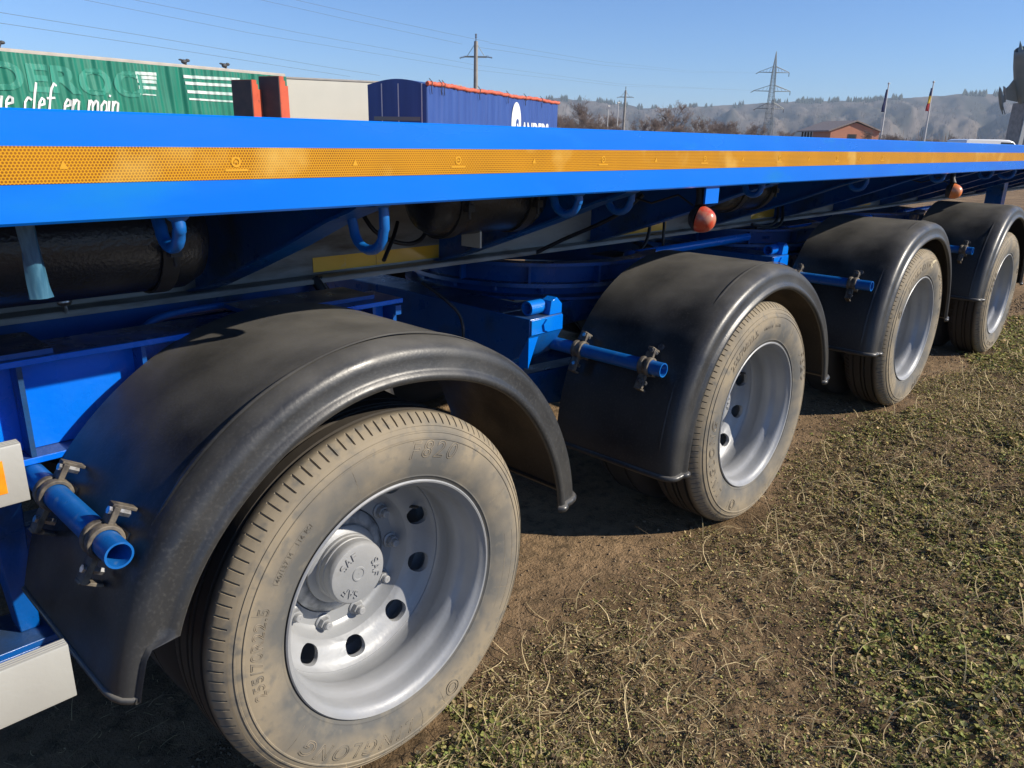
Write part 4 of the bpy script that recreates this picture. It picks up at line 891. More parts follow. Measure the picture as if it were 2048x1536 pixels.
# blue tarpaulin trailer
zb_ = 3.36
C0 = on(755, 166, 2, zb_); C1 = on(853, 163, 2, zb_); C2 = on(1115, 203, 2, zb_)
P3_, d3, L3, az3 = frame_from(C1, C2); wB = 2.45
bt = empty('tarpaulin_trailer', (C1[0], C1[1], 0), az3); tag(bt, 'blue tarpaulin trailer with orange rolled cover and white lettering', 'trailer')
V = []; F = []; nn_ = 220
for i in range(nn_ + 1):
    x = L3 * i / nn_; yb_ = -0.02 - 0.022 * abs(math.sin(x * 6.2)) - 0.010 * math.sin(x * 17); V += [(x, yb_, 1.2), (x, yb_ * 1.0, zb_ - 0.12)]
F = [(2 * i, 2 * i + 2, 2 * i + 3, 2 * i + 1) for i in range(nn_)]
side = MB().add(V, F).build('tarpaulin_side', 'tarp_blue', bt, ang=180)
MB().b2(0.02, L3, 0.0, wB, 1.1, zb_ - 0.10).build('body', 'tarp_blue', bt)
arch = [(0, zb_ - 0.12)] + [(wB * k / 12, zb_ - 0.10 + 0.20 * math.sin(math.pi * k / 12)) for k in range(13)] + [(wB, zb_ - 0.12)]
MB().prism([(y, z) for y, z in arch], 0, 0.0, L3).build('roof_cover', 'tarp_blue', bt, ang=40)
rear = [(0, 1.1)] + arch[1:-1] + [(wB, 1.1)]
rr_ = MB().prism(rear, 0, -0.03, 0.0).build('rear_flap', 'tarp_blue', bt, ang=40)
for yy in (0.18, 1.15, 1.85): MB().b2(-0.045, -0.031, yy - 0.018, yy + 0.018, 1.9, zb_ - 0.06).build('strap', 'white_print', rr_)
MB().b2(-0.05, -0.031, 0.25, 2.2, 2.02, 2.16).build('rear_bar', 'steel_grey', rr_)
pts = [(x, -0.05 + 0.012 * math.sin(x * 5), zb_ - 0.06 + 0.012 * math.sin(x * 7) + 0.02 * math.sin(x * 1.3)) for x in np.linspace(-0.05, L3 + 0.05, 160)]
MB().tube(pts, [0.075 + 0.018 * math.sin(k * 2.1) for k in range(160)], 10).build('rolled_cover', 'tarp_roll', bt, ang=60)
for x in (0.15, 0.9, 1.15, 4.3, 7.3, 9.4, 11.6):
    MB().tube([(x, -0.03, zb_ + 0.12), (x + 0.06, -0.14, zb_ - 0.02), (x - 0.02, -0.13, zb_ - 0.22), (x + 0.08, -0.10, zb_ - 0.40)], 0.015, 6).build('tie_rope', 'dark_grey', bt)
def bx_of(u, v):
    d_ = ray(u, v); nrm = np.array([-math.sin(az3), math.cos(az3), 0]); k = ((np.array([C1[0], C1[1], 0]) - CAM) @ nrm) / (d_ @ nrm); q = CAM + d_ * k
    return (q[:2] - C1[:2]) @ d3[:2], q[2]
xa, za = bx_of(1021, 228); xb, zb2 = bx_of(1040, 228); xt, ztp = bx_of(1030, 204)
V = []; cx0 = (xa + xb) / 2; rx = (xb - xa) / 2
pl = [(cx0 + rx * math.cos(q * math.pi / 16), (ztp - 0.9) + 0.9 * math.sin(q * math.pi / 16)) for q in range(17)] + [(cx0 - rx, 1.6), (cx0 + rx, 1.6)]
MB().prism(pl, 1, -0.062, -0.056).build('emblem', 'white_print', side)
Vt, Ft = text_mesh('S', 1.0, extrude=0, bold=0.03); xs0, zs0 = bx_of(1033, 241)
us = [q[0] for q in Vt]; vs = [q[1] for q in Vt]
decal(([(cx0 + 0.12 + (u - sum((min(us), max(us))) / 2) * 0.85, zs0 - 0.95 + (v - min(vs)) * 1.35) for u, v, _ in Vt], Ft), lambda x, z: -0.068, 'lettering', 'tarp_blue', side)
Vt, Ft = text_mesh('ANDERS', 1.0, extrude=0, bold=0.03, spacing=1.0); us = [q[0] for q in Vt]; vs = [q[1] for q in Vt]
xa, za = bx_of(1041, 246); xb, zb2 = bx_of(1095, 246)
decal(([(xa + (u - min(us)) / (max(us) - min(us)) * (xb - xa), za - 0.75 + (v - min(vs)) / (max(vs) - min(vs)) * 0.8) for u, v, _ in Vt], Ft), lambda x, z: -0.062, 'lettering', 'white_print', side)
MB().b2(0.1, L3, 0.5, 1.95, 0.85, 1.1).build('chassis_rail', 'dark_grey', bt); yard_wheels(bt, (1.6, 2.9, 4.2), 0.0, 2.45); MB().b2(L3 - 2.0, L3 - 1.85, 0.4, 2.0, 0.0, 0.86).build('support_leg', 'dark_grey', bt)

# utility poles
def pole(name, u, vtop, dist, h_arm, label, lean=0.0):
    q = at(u, vtop, dist); g_ = empty(name, (q[0], q[1], 0), 0); H = q[2]
    tag(g_, label, 'utility pole', 'power line poles')
    rt = Vector((RT[0], RT[1], 0)).normalized(); rz = math.atan2(rt.y, rt.x); g_.rotation_euler = (0, 0, rz)
    MB().lathe([(0.19, -0.2), (0.19, 0.0), (0.13, H - 0.55), (0.001, H - 0.55)], 20, 'z').build('shaft', 'concrete', g_, ang=60)
    za_ = H - h_arm
    MB().b2(-0.75, 0.75, -0.05, 0.05, za_ - 0.05, za_ + 0.05).build('cross_arm', 'steel_grey', g_)
    for s in (-1, 1): MB().tube([(s * 0.6, 0, za_ + 0.04), (s * 0.08, 0, H - 0.75)], 0.02, 6).build('brace', 'steel_grey', g_)
    for x, dz in ((-0.72, 0.0), (0.72, 0.06)):
        mb = MB(); sg = 1 if x > 0 else -1
        for k in range(4): mb.lathe([(0.001, -0.02), (0.075, -0.012), (0.06, 0.02), (0.001, 0.025)], 12, 'x', (x + sg * (0.05 + 0.10 * k), 0, za_ - 0.03 * k + dz))
        mb.tube([(x, 0, za_), (x + sg * 0.42, 0, za_ - 0.10 + dz)], 0.02, 6); mb.build('insulator', 'ceramic', g_)
    mb = MB(); mb.tube([(0, 0, H - 0.56), (0, 0, H - 0.15)], 0.03, 8)
    for k in range(3): mb.lathe([(0.001, -0.03), (0.08, -0.02), (0.06, 0.03), (0.001, 0.04)], 12, 'z', (0, 0, H - 0.32 + 0.10 * k))
    mb.build('insulator', 'ceramic', g_); return g_
pole('utility_pole', 952, 65, 58, 1.55, 'concrete utility pole rising behind the blue tarpaulin trailer')
pole('utility_pole', 1252, 172, 112, 1.4, 'concrete utility pole among the bare trees')
for u, vt in ((1217, 212), (1237, 205)):
    q = at(u, vt, 118); g_ = empty('lamp_post', (q[0], q[1], 0)); tag(g_, 'thin pale lamp post among the bare trees', 'lamp post', 'thin lamp posts')
    MB().lathe([(0.09, -0.1), (0.055, q[2]), (0.001, q[2])], 10, 'z').build('shaft', 'pole_white', g_); MB().box((0, 0, q[2]), (0.5, 0.18, 0.1)).build('lamp_head', 'pole_white', g_)
# lattice pylon
def pylon(u, vtop, dist):
    q = at(u, vtop, dist); H = q[2]; g_ = empty('lattice_pylon', (q[0], q[1], 0)); tag(g_, 'tall steel lattice pylon with three pairs of arms', 'pylon')
    rt = Vector((RT[0], RT[1], 0)).normalized(); g_.rotation_euler = (0, 0, math.atan2(rt.y, rt.x))
    def wd(z): return float(np.interp(z, [0, 0.32 * H, 0.80 * H, H], [1.9, 0.95, 0.5, 0.02]))
    mb = MB(); zs = [0]; 
    while zs[-1] < H - 0.5: zs.append(zs[-1] + max(0.8, 1.5 * wd(zs[-1])))
    zs[-1] = H
    for sx in (-1, 1):
        for sy in (-1, 1):
            mb.tube([(sx * wd(z), sy * wd(z), z - (0.2 if z == 0 else 0)) for z in zs], 0.075, 5)
    mb.build('leg', 'steel_grey', g_)
    mb = MB()
    for a, b in zip(zs[:-1], zs[1:]):
        wa, wb = wd(a), wd(b)
        for k in range(4):
            c = [(-1, -1), (1, -1), (1, 1), (-1, 1)]; p_, q_ = c[k], c[(k + 1) % 4]
            mb.tube([(p_[0] * wa, p_[1] * wa, a), (q_[0] * wb, q_[1] * wb, b)], 0.04, 4); mb.tube([(q_[0] * wa, q_[1] * wa, a), (p_[0] * wb, p_[1] * wb, b)], 0.04, 4); mb.tube([(p_[0] * wb, p_[1] * wb, b), (q_[0] * wb, q_[1] * wb, b)], 0.05, 4)
    mb.build('lattice', 'steel_grey', g_)
    for fz, aw in ((0.79, 4.6), (0.60, 5.6), (0.42, 4.2)):
        z = H * fz
        for s in (-1, 1):
            mb = MB()
            for sy in (-1, 1):
                mb.tube([(s * wd(z), sy * wd(z), z), (s * aw, 0, z)], 0.09, 5); mb.tube([(s * wd(z + 1.6), sy * wd(z + 1.6), z + 1.7), (s * aw, 0, z + 0.1)], 0.08, 5)
            for k in range(1, 4):
                t = k / 4; mb.tube([(s * (wd(z) + (aw - wd(z)) * t), 0, z), (s * (wd(z) + (aw - wd(z)) * (t - .12)), 0, z + 1.7 * (1 - t))], 0.05, 4)
            mb.build('arm', 'steel_grey', g_)
            mb = MB(); mb.tube([(s * aw, 0, z), (s * (aw + 0.9 * (s < 0)), 0, z - 0.5 - 0.6 * (s > 0))], 0.10, 6); mb.build('insulator', 'ceramic', g_)
    return q, g_
pq, pyl = pylon(1553, 103, 265)
# overhead wires
def wire(pts_px, label):
    P = [np.array(at(u, v, dd)) for u, v, dd in pts_px]; out = []
    for a, b in zip(P[:-1], P[1:]):
        for k in range(16):
            t = k / 16; out.append(a * (1 - t) + b * t)
    out.append(P[-1]); o = MB().tube(out, 0.008, 4).build('overhead_wire', 'wire', ang=180); tag(o, label, 'wire', 'overhead wires')
wire([(-80, 12, 34), (280, 70, 41), (640, 132, 50), (760, 151, 54)], 'thin overhead wire passing above the green curtain trailer')
wire([(-80, 34, 34), (280, 88, 41), (600, 138, 50), (700, 153, 54)], 'thin overhead wire passing above the green curtain trailer')
wire([(130, -8, 44), (500, 66, 52), (952, 140, 70), (1240, 172, 110), (1512, 181, 262)], 'long overhead wire crossing behind the pole to the pylon')
wire([(230, -8, 44), (600, 66, 52), (952, 130, 70), (1240, 168, 110), (1512, 181.5, 262)], 'long overhead wire crossing behind the pole to the pylon')
wire([(470, -12, 50), (700, 40, 53), (924, 88, 58)], 'overhead wire hanging from the cross-arm of the pole above blue tarpaulin')
wire([(540, -12, 50), (750, 36, 54), (978, 84, 58.4)], 'overhead wire hanging from the cross-arm of the pole above blue tarpaulin')
wire([(978, 86, 58.4), (1200, 123, 90), (1380, 142, 160), (1521, 145, 262)], 'overhead wire running from pole to upper pylon arm')
wire([(960, 95, 59), (1200, 130, 90), (1380, 145, 160), (1521, 146, 262)], 'overhead wire running from pole to upper pylon arm')

# salmon house
def house():
    A_ = at(1601, 268, 108); B_ = at(1660, 275, 101); C_ = at(1718, 268, 106)
    g_ = empty('house', (B_[0], B_[1], 0)); tag(g_, 'small salmon-walled house with brown gable roof', 'house')
    ez = math.atan2(A_[1] - B_[1], A_[0] - B_[0]); g_.rotation_euler = (0, 0, ez)
    Lx = math.hypot(*(A_ - B_)[:2]); Wy = math.hypot(*(C_ - B_)[:2])
    he = at(1660, 261, 101)[2]; hr = at(1690, 243, 103)[2]
    sgn = -1
    cz_ = Vector((math.cos(ez), math.sin(ez))); cw = Vector((-math.sin(ez), math.cos(ez))); vC = Vector((C_ - B_)[:2])
    sgn = 1 if cw.dot(vC) > 0 else -1
    Lb = Lx * 0.58
    def yy(t): return sgn * t
    pl = [(yy(0), -0.3), (yy(Wy), -0.3), (yy(Wy), he), (yy(Wy / 2), hr - 0.15), (yy(0), he)]
    MB().prism(pl, 0, 0, Lb).build('wall', 'wall_salmon', g_)
    mb = MB()
    for s, (ya, yb) in enumerate(((-0.35, Wy / 2), (Wy / 2, Wy + 0.35))):
        za = he - 0.35 * (hr - he) / (Wy / 2) + 0.02 if s == 0 else hr; zb_l = hr if s == 0 else he - 0.35 * (hr - he) / (Wy / 2) + 0.02
        mb.add([(-0.25, yy(ya), za), (Lx + 0.3, yy(ya), za), (Lx + 0.3, yy(yb), zb_l), (-0.25, yy(yb), zb_l), (-0.25, yy(ya), za + 0.14), (Lx + 0.3, yy(ya), za + 0.14), (Lx + 0.3, yy(yb), zb_l + 0.14), (-0.25, yy(yb), zb_l + 0.14)], [(3, 2, 1, 0), (4, 5, 6, 7), (0, 1, 5, 4), (1, 2, 6, 5), (2, 3, 7, 6), (3, 0, 4, 7)])
    mb.build('roof', 'roof_tile', g_)
    wn = MB().b2(-0.03, 0.02, min(yy(Wy * 0.36), yy(Wy * 0.54)), max(yy(Wy * 0.36), yy(Wy * 0.54)), 1.0, he - 0.35).build('window', 'wood_dark', g_)
    MB().b2(-0.045, -0.031, min(yy(Wy * 0.39), yy(Wy * 0.51)), max(yy(Wy * 0.39), yy(Wy * 0.51)), 1.1, he - 0.45).build('pane', 'window_dark', wn)
    MB().b2(Lb, Lx, min(yy(Wy - 0.2), yy(Wy)), max(yy(Wy - 0.2), yy(Wy)), -0.3, he).build('wall', 'wood_dark', g_)
    for k in range(4): MB().b2(Lb + (Lx - Lb) * (k + 1) / 4.2 - 0.09, Lb + (Lx - Lb) * (k + 1) / 4.2 + 0.09, min(yy(0.1), yy(0.28)), max(yy(0.1), yy(0.28)), -0.3, he - 0.02).build('porch_post', 'wood_dark', g_)
house()
# flag poles
def flagpole(ut, vt, ub, vb, dist, cols, label):
    t = at(ut, vt, dist); b = at(ub, vb, dist); sl = (t - b) / (t[2] - b[2]); base = b - sl * b[2]
    g_ = empty('flag_pole', (base[0], base[1], 0)); tag(g_, label, 'flag pole', 'flag poles'); H = t[2]
    off = Vector((sl[0], sl[1], 0)) * 0.25
    MB().tube([off * -0.2 + Vector((0, 0, -0.2)), off * H / 2 + Vector((0, 0, H / 2)), off * H + Vector((0, 0, H))], [0.10, 0.085, 0.06], 10).build('shaft', 'pole_white', g_, ang=60)
    MB().ball(off * H + Vector((0, 0, H + 0.06)), (0.13, 0.13, 0.10), 10, 6).build('finial', 'pole_white', g_)
    rt = Vector((RT[0], RT[1], 0)).normalized(); z1 = H * 0.93; dr = 2.3; k = len(cols); 
    for c, cm in enumerate(cols):
        V = []; F = []; n_ = 10; m_ = 14
        for i in range(m_ + 1):
            z = z1 - dr * (c + i / m_) / k * 1.0 if k > 1 else z1 - dr * i / m_
            wv = 0.30 * (0.35 + (z1 - z) / dr * 0.65) 
            for j in range(n_):
                a = 2 * math.pi * j / n_; q = off * z + rt * (-(0.07 + wv * (0.5 + 0.5 * math.cos(a)) * (1 + 0.25 * math.sin(4 * a + z * 3)))) + Vector((0, 0, z)) + Vector((rt.y, -rt.x, 0)) * (0.10 * math.sin(a) * (1 + 0.5 * math.sin(3 * a + z)))
                V.append(q)
        for i in range(m_):
            for j in range(n_): F.append((i * n_ + j, i * n_ + (j + 1) % n_, (i + 1) * n_ + (j + 1) % n_, (i + 1) * n_ + j))
        F += [tuple(range(n_)), tuple(range(m_ * n_, m_ * n_ + n_))]
        MB().add(V, F).build('flag', cm, g_, ang=180)
flagpole(1775, 168, 1760, 280, 98, ['flag_blue'], 'white flag pole with dark blue flag hanging limp')
flagpole(1863, 165, 1847, 282, 98, ['flag_blue', 'flag_yellow', 'flag_red'], 'white flag pole with limp blue, yellow and red flag')
# jet monument
def jet():
    D0 = 82.0
    cb_ = at(2047, 300, D0); g_ = empty('jet_monument', (cb_[0], cb_[1], 0)); tag(g_, 'old grey-green jet aircraft mounted nose-up on a concrete pillar', 'monument')
    o0 = Vector((cb_[0], cb_[1], 0)); rt = Vector((RT[0], RT[1], 0)).normalized(); bk = Vector((FW[0], FW[1], 0)).normalized(); up_ = Vector((0, 0, 1))
    def rel(u, v, dd=D0): return Vector(at(u, v, dd)) - o0
    lb, lt = rel(2020, 300), rel(2037, 206); rb, rtp = rel(2066, 300), rel(2062, 206)
    dp = bk * 1.1
    mb = MB(); V = [lb - dp, rb - dp, rb + dp, lb + dp, lt - dp * .7, rtp - dp * .7, rtp + dp * .7, lt + dp * .7]
    V[0].z = V[1].z = V[2].z = V[3].z = -0.3
    mb.add(V, [(3, 2, 1, 0), (4, 5, 6, 7), (0, 1, 5, 4), (1, 2, 6, 5), (2, 3, 7, 6), (3, 0, 4, 7)]); mb.build('pillar', 'concrete', g_)
    mb = MB(); a = rel(2036, 292, D0 - 1.4); b = rel(2050, 235, D0 - 1.0); wv = rt * 0.32
    mb.add([a, a + wv, b + wv, b, a + bk * 0.1, a + wv + bk * 0.1, b + wv + bk * 0.1, b + bk * 0.1], [(0, 1, 2, 3), (7, 6, 5, 4), (0, 4, 5, 1), (1, 5, 6, 2), (2, 6, 7, 3), (3, 7, 4, 0)]); mb.build('pale_fin', 'alu_white', g_)
    # fuselage axis: up and towards the viewer
    tail = rel(2049, 202); nose = rel(2041.5, 99, D0 - 2.6); ax_ = (nose - tail); Lf = ax_.length; ax_.normalize()
    rot = ax_.to_track_quat('Z', 'Y').to_matrix()
    sx = rot.inverted() @ rt
    s_ = Vector((sx.x, sx.y, 0)).normalized(); n_ = Vector((-s_.y, s_.x, 0))
    if (rot @ n_).dot(bk) < 0: n_ = -n_
    def W(a, c, h): return tail + rot @ (s_ * a + n_ * c + Vector((0, 0, h)))
    def ring(r, h, nn=24): return [W(r * math.cos(2 * math.pi * k / nn), r * math.sin(2 * math.pi * k / nn), h) for k in range(nn)]
    prof = [(0.40, -0.3), (0.52, 0.3), (0.60, 1.5), (0.66, Lf * 0.45), (0.62, Lf * 0.7), (0.52, Lf * 0.92), (0.47, Lf), (0.43, Lf + 0.02), (0.40, Lf - 0.5), (0.36, Lf - 1.2)]
    V = []; F = []
    for r_, h in prof: V += ring(r_, h)
    for i in range(len(prof) - 1):
        for k in range(24): F.append((i * 24 + k, i * 24 + (k + 1) % 24, (i + 1) * 24 + (k + 1) % 24, (i + 1) * 24 + k))
    F.append(tuple(range(24)))
    body = MB().add(V, F).build('fuselage', 'jet_green', g_, ang=60)
    V = ring(0.27, Lf - 0.5) + [W(0, 0, Lf + 0.80)]; MB().add(V, [(k, (k + 1) % 24, 24) for k in range(24)]).build('intake_cone', 'jet_green', body, ang=60)
    MB().tube([W(0.30, -0.35, Lf - 0.5), W(0.33, -0.42, Lf + 2.0)], [0.06, 0.03], 8).build('pitot_boom', 'jet_green', body)
    for s in (-1, 1):
        def slab(pts, c0, c1, name, par, mm='jet_green'):
            V = [W(a, c0, h) for a, h in pts] + [W(a, c1, h) for a, h in pts]; k = len(pts)
            return MB().add(V, [tuple(range(k)), tuple(range(2 * k - 1, k - 1, -1))] + [(i, i + k, (i + 1) % k + k, (i + 1) % k) for i in range(k)]).build(name, mm, par)
        slab([(s * 0.55, Lf * 0.52), (s * 1.05, Lf * 0.42), (s * 1.5, Lf * 0.36), (s * 1.5, Lf * 0.20), (s * 0.55, Lf * 0.04)], -0.06, 0.06, 'wing', g_)
        slab([(s * 1.40, Lf * 0.44), (s * 1.47, Lf * 0.44), (s * 1.50, Lf * 0.20), (s * 1.40, Lf * 0.20)], -0.20, 0.12, 'pylon_rail', g_, 'jet_pale')
        V = []; F = []; pr = [(0.01, Lf * 0.50), (0.10, Lf * 0.44), (0.17, Lf * 0.34), (0.17, Lf * 0.20), (0.12, Lf * 0.06), (0.03, -0.05)]
        for r_, h in pr: V += [W(s * 1.82 + r_ * math.cos(k * math.pi / 6), -0.15 + r_ * math.sin(k * math.pi / 6), h) for k in range(12)]
        for i in range(len(pr) - 1):
            for k in range(12): F.append((i * 12 + k, i * 12 + (k + 1) % 12, (i + 1) * 12 + (k + 1) % 12, (i + 1) * 12 + k))
        MB().add(V, F).build('drop_tank', 'jet_green', g_, ang=60)
        slab([(s * 1.48, Lf * 0.30), (s * 1.75, Lf * 0.28), (s * 1.75, Lf * 0.16), (s * 1.48, Lf * 0.16)], -0.20, -0.10, 'tank_strut', g_)
        for kk in (0.0, 0.12): slab([(s * (1.72 + kk), Lf * 0.10), (s * (1.80 + kk), Lf * 0.10), (s * (1.70 + kk), -0.3), (s * (1.64 + kk), -0.3)], -0.3 + kk, -0.26 + kk, 'tank_fin', g_)
    V = [W(-0.03, 0.5, Lf * 0.30), W(-0.03, 1.6, 0.3), W(-0.03, 1.6, -0.2), W(-0.03, 0.4, -0.1), W(0.03, 0.5, Lf * 0.30), W(0.03, 1.6, 0.3), W(0.03, 1.6, -0.2), W(0.03, 0.4, -0.1)]
    MB().add(V, [(0, 1, 2, 3), (7, 6, 5, 4), (0, 4, 5, 1), (1, 5, 6, 2), (2, 6, 7, 3), (3, 7, 4, 0)]).build('tail_fin', 'jet_green', g_)
    MB().tube([W(-0.2, -0.55, 0.7), rel(2047, 210)], 0.05, 8).build('mount_strut', 'jet_pale', g_)
jet()
# white van
q = at(1962, 290, 57); g_ = empty('van', (q[0], q[1], 0), math.atan2(RT[1], RT[0]) + R(6)); tag(g_, 'white van with low rounded roof parked beyond the trailer', 'van')
zr = at(1955, 278.5, 57)[2]
pl = [(-1.75, 0.35), (2.9, 0.35), (2.95, 0.95), (2.2, 1.15), (1.45, zr - 0.12), (1.15, zr - 0.02), (0.6, zr), (-1.4, zr - 0.01), (-1.65, zr - 0.08), (-1.78, 1.0)]
MB().prism(pl, 1, -0.9, 0.9).build('body', 'van_white', g_, bevel=0.06, ang=50)
for s in (-0.905, 0.865):
    MB().prism([(2.02, 1.2), (1.4, zr - 0.17), (0.6, zr - 0.15), (0.6, 1.15)], 1, s, s + 0.04).build('window', 'window_dark', g_)
MB().add([(1.50, -0.75, zr - 0.16), (1.50, 0.75, zr - 0.16), (2.17, 0.75, 1.19), (2.17, -0.75, 1.19), (1.55, -0.75, zr - 0.12), (1.55, 0.75, zr - 0.12), (2.24, 0.75, 1.20), (2.24, -0.75, 1.20)], [(0, 1, 2, 3), (7, 6, 5, 4), (0, 4, 5, 1), (1, 5, 6, 2), (2, 6, 7, 3), (3, 7, 4, 0)]).build('windscreen', 'window_dark', g_)
wm = MB().lathe([(0.001, -0.02), (0.19, -0.02), (0.28, -0.03), (0.33, 0.0), (0.33, 0.18), (0.001, 0.2)], 28, 'y').mesh('wheel', 'far_tyre', 40)
for x in (-1.0, 2.0):
    for y in (-0.9, 0.72): link('wheel', wm, g_, (x, y, 0.33))

# bare trees
def tree_meshes(seed, H, spread):
    rd = random.Random(seed); tr = MB(); tw = MB()
    def grow(p, d, ln, r, lev):
        n = 3 if lev < 3 else 2; pts = [p]; rs = [r]; q = p.copy(); dd = d.copy()
        for k in range(n):
            dd = (dd + Vector((rd.gauss(0, .16), rd.gauss(0, .16), rd.gauss(0.03, .10)))).normalized(); q = q + dd * ln / n; pts.append(q.copy()); rs.append(r * (1 - 0.55 * (k + 1) / n))
        (tr if lev < 2 else tw).tube(pts, rs, 6 if lev == 0 else 4 if lev < 3 else 3, caps=False)
        if lev >= 5: return
        kids = (7, 6, 5, 4, 3)[lev]
        for k in range(kids):
            t = 0.28 + 0.72 * (k + rd.random()) / kids; i = min(n - 1, int(t * n)); f = t * n - i; b = pts[i].lerp(pts[i + 1], f)
            a = rd.uniform(0, 2 * math.pi); side_ = Vector((math.cos(a), math.sin(a), rd.uniform(0.1, 0.7))).normalized()
            nd_ = (dd * rd.uniform(0.35, 0.8) + side_ * spread * rd.uniform(0.6, 1.1)).normalized()
            grow(b, nd_, ln * rd.uniform(0.42, 0.66), max(0.017, rs[min(n, i + 1)] * 0.6), lev + 1)
    grow(Vector((0, 0, -0.1)), Vector((0, 0, 1)), H * 0.55, H * 0.018, 0)
    return tr.mesh('trunk', 'bark', 60), tw.mesh('crown', 'twig', 180)
TM = [tree_meshes(3, 9, 0.8), tree_meshes(8, 8, 1.05), tree_meshes(15, 8.5, 0.95)]
trees = [(1140, 196, 105, 1), (1168, 184, 112, 2), (1196, 200, 120, 1), (1228, 214, 125, 2), (1300, 206, 122, 1), (1283, 224, 118, 2), (1362, 182, 118, 0), (1340, 222, 125, 1), (1402, 224, 128, 2), (1452, 210, 124, 1), (1432, 234, 130, 2), (1490, 232, 135, 1), (1520, 240, 140, 2), (1778, 240, 86, 1), (1742, 246, 90, 2), (1812, 250, 92, 1), (1650, 236, 150, 2), (1580, 240, 150, 1), (1905, 262, 120, 2), (1865, 258, 125, 1), (1128, 214, 100, 2), (1152, 206, 116, 1), (1182, 206, 104, 2), (1212, 216, 108, 1), (1262, 226, 116, 1), (1318, 220, 112, 2), (1380, 226, 116, 1), (1418, 222, 120, 2), (1470, 226, 118, 1), (1505, 236, 122, 2), (515, 130, 62, 2), (1955, 262, 130, 1)]
names = {0: 'tall slender bare tree standing against the sky', 1: 'leafless spreading tree in the row beyond the yard', 2: 'leafless bushy tree in the row beyond the yard'}
for k, (u, v, dd, kind) in enumerate(trees):
    q = at(u, v, dd); g_ = empty('bare_tree', (q[0], q[1], 0), random.uniform(0, 6.28))
    lab = names[kind]
    where = 'beside the blue tarpaulin trailer' if u < 1210 else 'beside the thin lamp posts' if u < 1250 else 'between utility pole and pylon' if u < 1500 else 'beside the lattice pylon' if u < 1600 else 'behind the salmon house' if u < 1700 else 'around the flag poles' if u < 1880 else 'behind the white van'
    lab = ('tall slender' if kind == 0 else 'leafless spreading' if kind == 1 else 'leafless bushy') + ' tree ' + where
    if u == 515: lab = 'bare treetop showing over the green curtain trailer'
    tag(g_, lab, 'tree', 'bare trees beyond the yard'); s = q[2] / (9.6 if kind == 0 else 8.4 if kind == 1 else 9.0)
    g_.scale = (s, s, s)
    link('trunk', TM[kind][0], g_); link('crown', TM[kind][1], g_)

# scrub belt at the foot of the hills and conifers on the ridge
def shrubs(n, rmin, rmax, hgt, sprays, seed, on_hill, mname, name, label, cat, ridge=False):
    g = np.random.default_rng(seed); a = g.uniform(R(-4), R(62), n); dd = rmin + (rmax - rmin) * g.random(n) ** 0.8
    if ridge:
        rd_ = 1500 + 120 * np.sin(a * 5) + 60 * np.sin(a * 13); dd = rd_ - g.uniform(0, 60, n) ** 1.0
    x = CAM[0] + dd * np.cos(a); y = CAM[1] + dd * np.sin(a)
    if on_hill:
        ia = np.clip(np.round((a - A[0]) / (A[1] - A[0])).astype(int), 0, na - 1); idd = np.clip(np.round((dd - D[0]) / (D[1] - D[0])).astype(int), 0, nd - 1); z = HZ[ia, idd]
    else: z = np.zeros(n)
    keep = fbm(a * (110 if ridge else 40), a * 0 + seed, seed, 4) > (0.46 if ridge else 0.22)
    x, y, z = x[keep], y[keep], z[keep]; n = len(x)
    s = hgt * g.uniform(0.5, 1.2, n)
    if mname == 'conifer':
        k = 5; ang = np.arange(k) / k * 2 * math.pi; V = []; 
        base = np.stack([np.cos(ang), np.sin(ang), 0 * ang], -1)[None] * (s * 0.28)[:, None, None] + np.stack([x, y, z - 1], -1)[:, None]
        top = np.stack([x, y, z + s], -1)[:, None]; V = np.concatenate([base, top], 1); o = (np.arange(n) * (k + 1))[:, None, None]
        F = (np.stack([np.arange(k), (np.arange(k) + 1) % k, np.full(k, k)], -1)[None] + o).reshape(-1, 3); V = V.reshape(-1, 3)
    else:
        m = sprays; c = np.stack([x, y, z], -1)[:, None]; r_ = s[:, None]
        al = g.uniform(0, 2 * math.pi, (n, m)); rad = g.random((n, m)) ** 0.6; hh = g.uniform(0.35, 1.0, (n, m)) * (1 - 0.45 * rad)
        b = c + np.stack([np.cos(al) * rad * 0.25 * r_, np.sin(al) * rad * 0.25 * r_, 0 * al], -1)
        t = c + np.stack([np.cos(al) * rad * 0.75 * r_, np.sin(al) * rad * 0.75 * r_, hh * r_], -1)
        wv = np.stack([-np.sin(al), np.cos(al), 0 * al], -1) * (0.009 * r_)[..., None]
        V = np.stack([b - wv, b + wv, t + wv * 0.6, t - wv * 0.6], 2).reshape(-1, 3); F = np.arange(len(V)).reshape(-1, 4)
    tag(link(name, np_mesh(name, V, F, mname, False)), label, cat, kind='stuff')
shrubs(2600, 130, 560, 4.2, 60, 5, False, 'scrub', 'distant_scrub', 'brown leafless scrub in front of the hills', 'scrub')
shrubs(5200, 700, 1450, 9, 12, 9, True, 'scrub', 'hillside_wood', 'grey leafless woodland covering the hillside', 'woodland')
shrubs(3800, 1400, 1520, 7.5, 0, 13, True, 'conifer', 'ridge_conifers', 'dark conifers along the ridge', 'woodland', True)

# ================================================================== GROUND COVER
g = np.random.default_rng(3)
def scatter(n, power=2.0):
    # denser near, thinning with distance, over the open ground beside the trailer
    x = 0.45 + 13.5 * g.random(n) ** power
    lo = np.maximum(0.9 - x, -1.53 + 0.2 * x); ext = np.where(g.random(n) < 0.74, 0.35, 3.2)
    y = lo - ext + (0.42 - lo + ext) * g.random(n); return x, y
def near_wheel(x, y):
    m = np.zeros(len(x), bool)
    for wx in WX: m |= (np.abs(x - wx) < 0.17) & (y > -0.03)
    return m
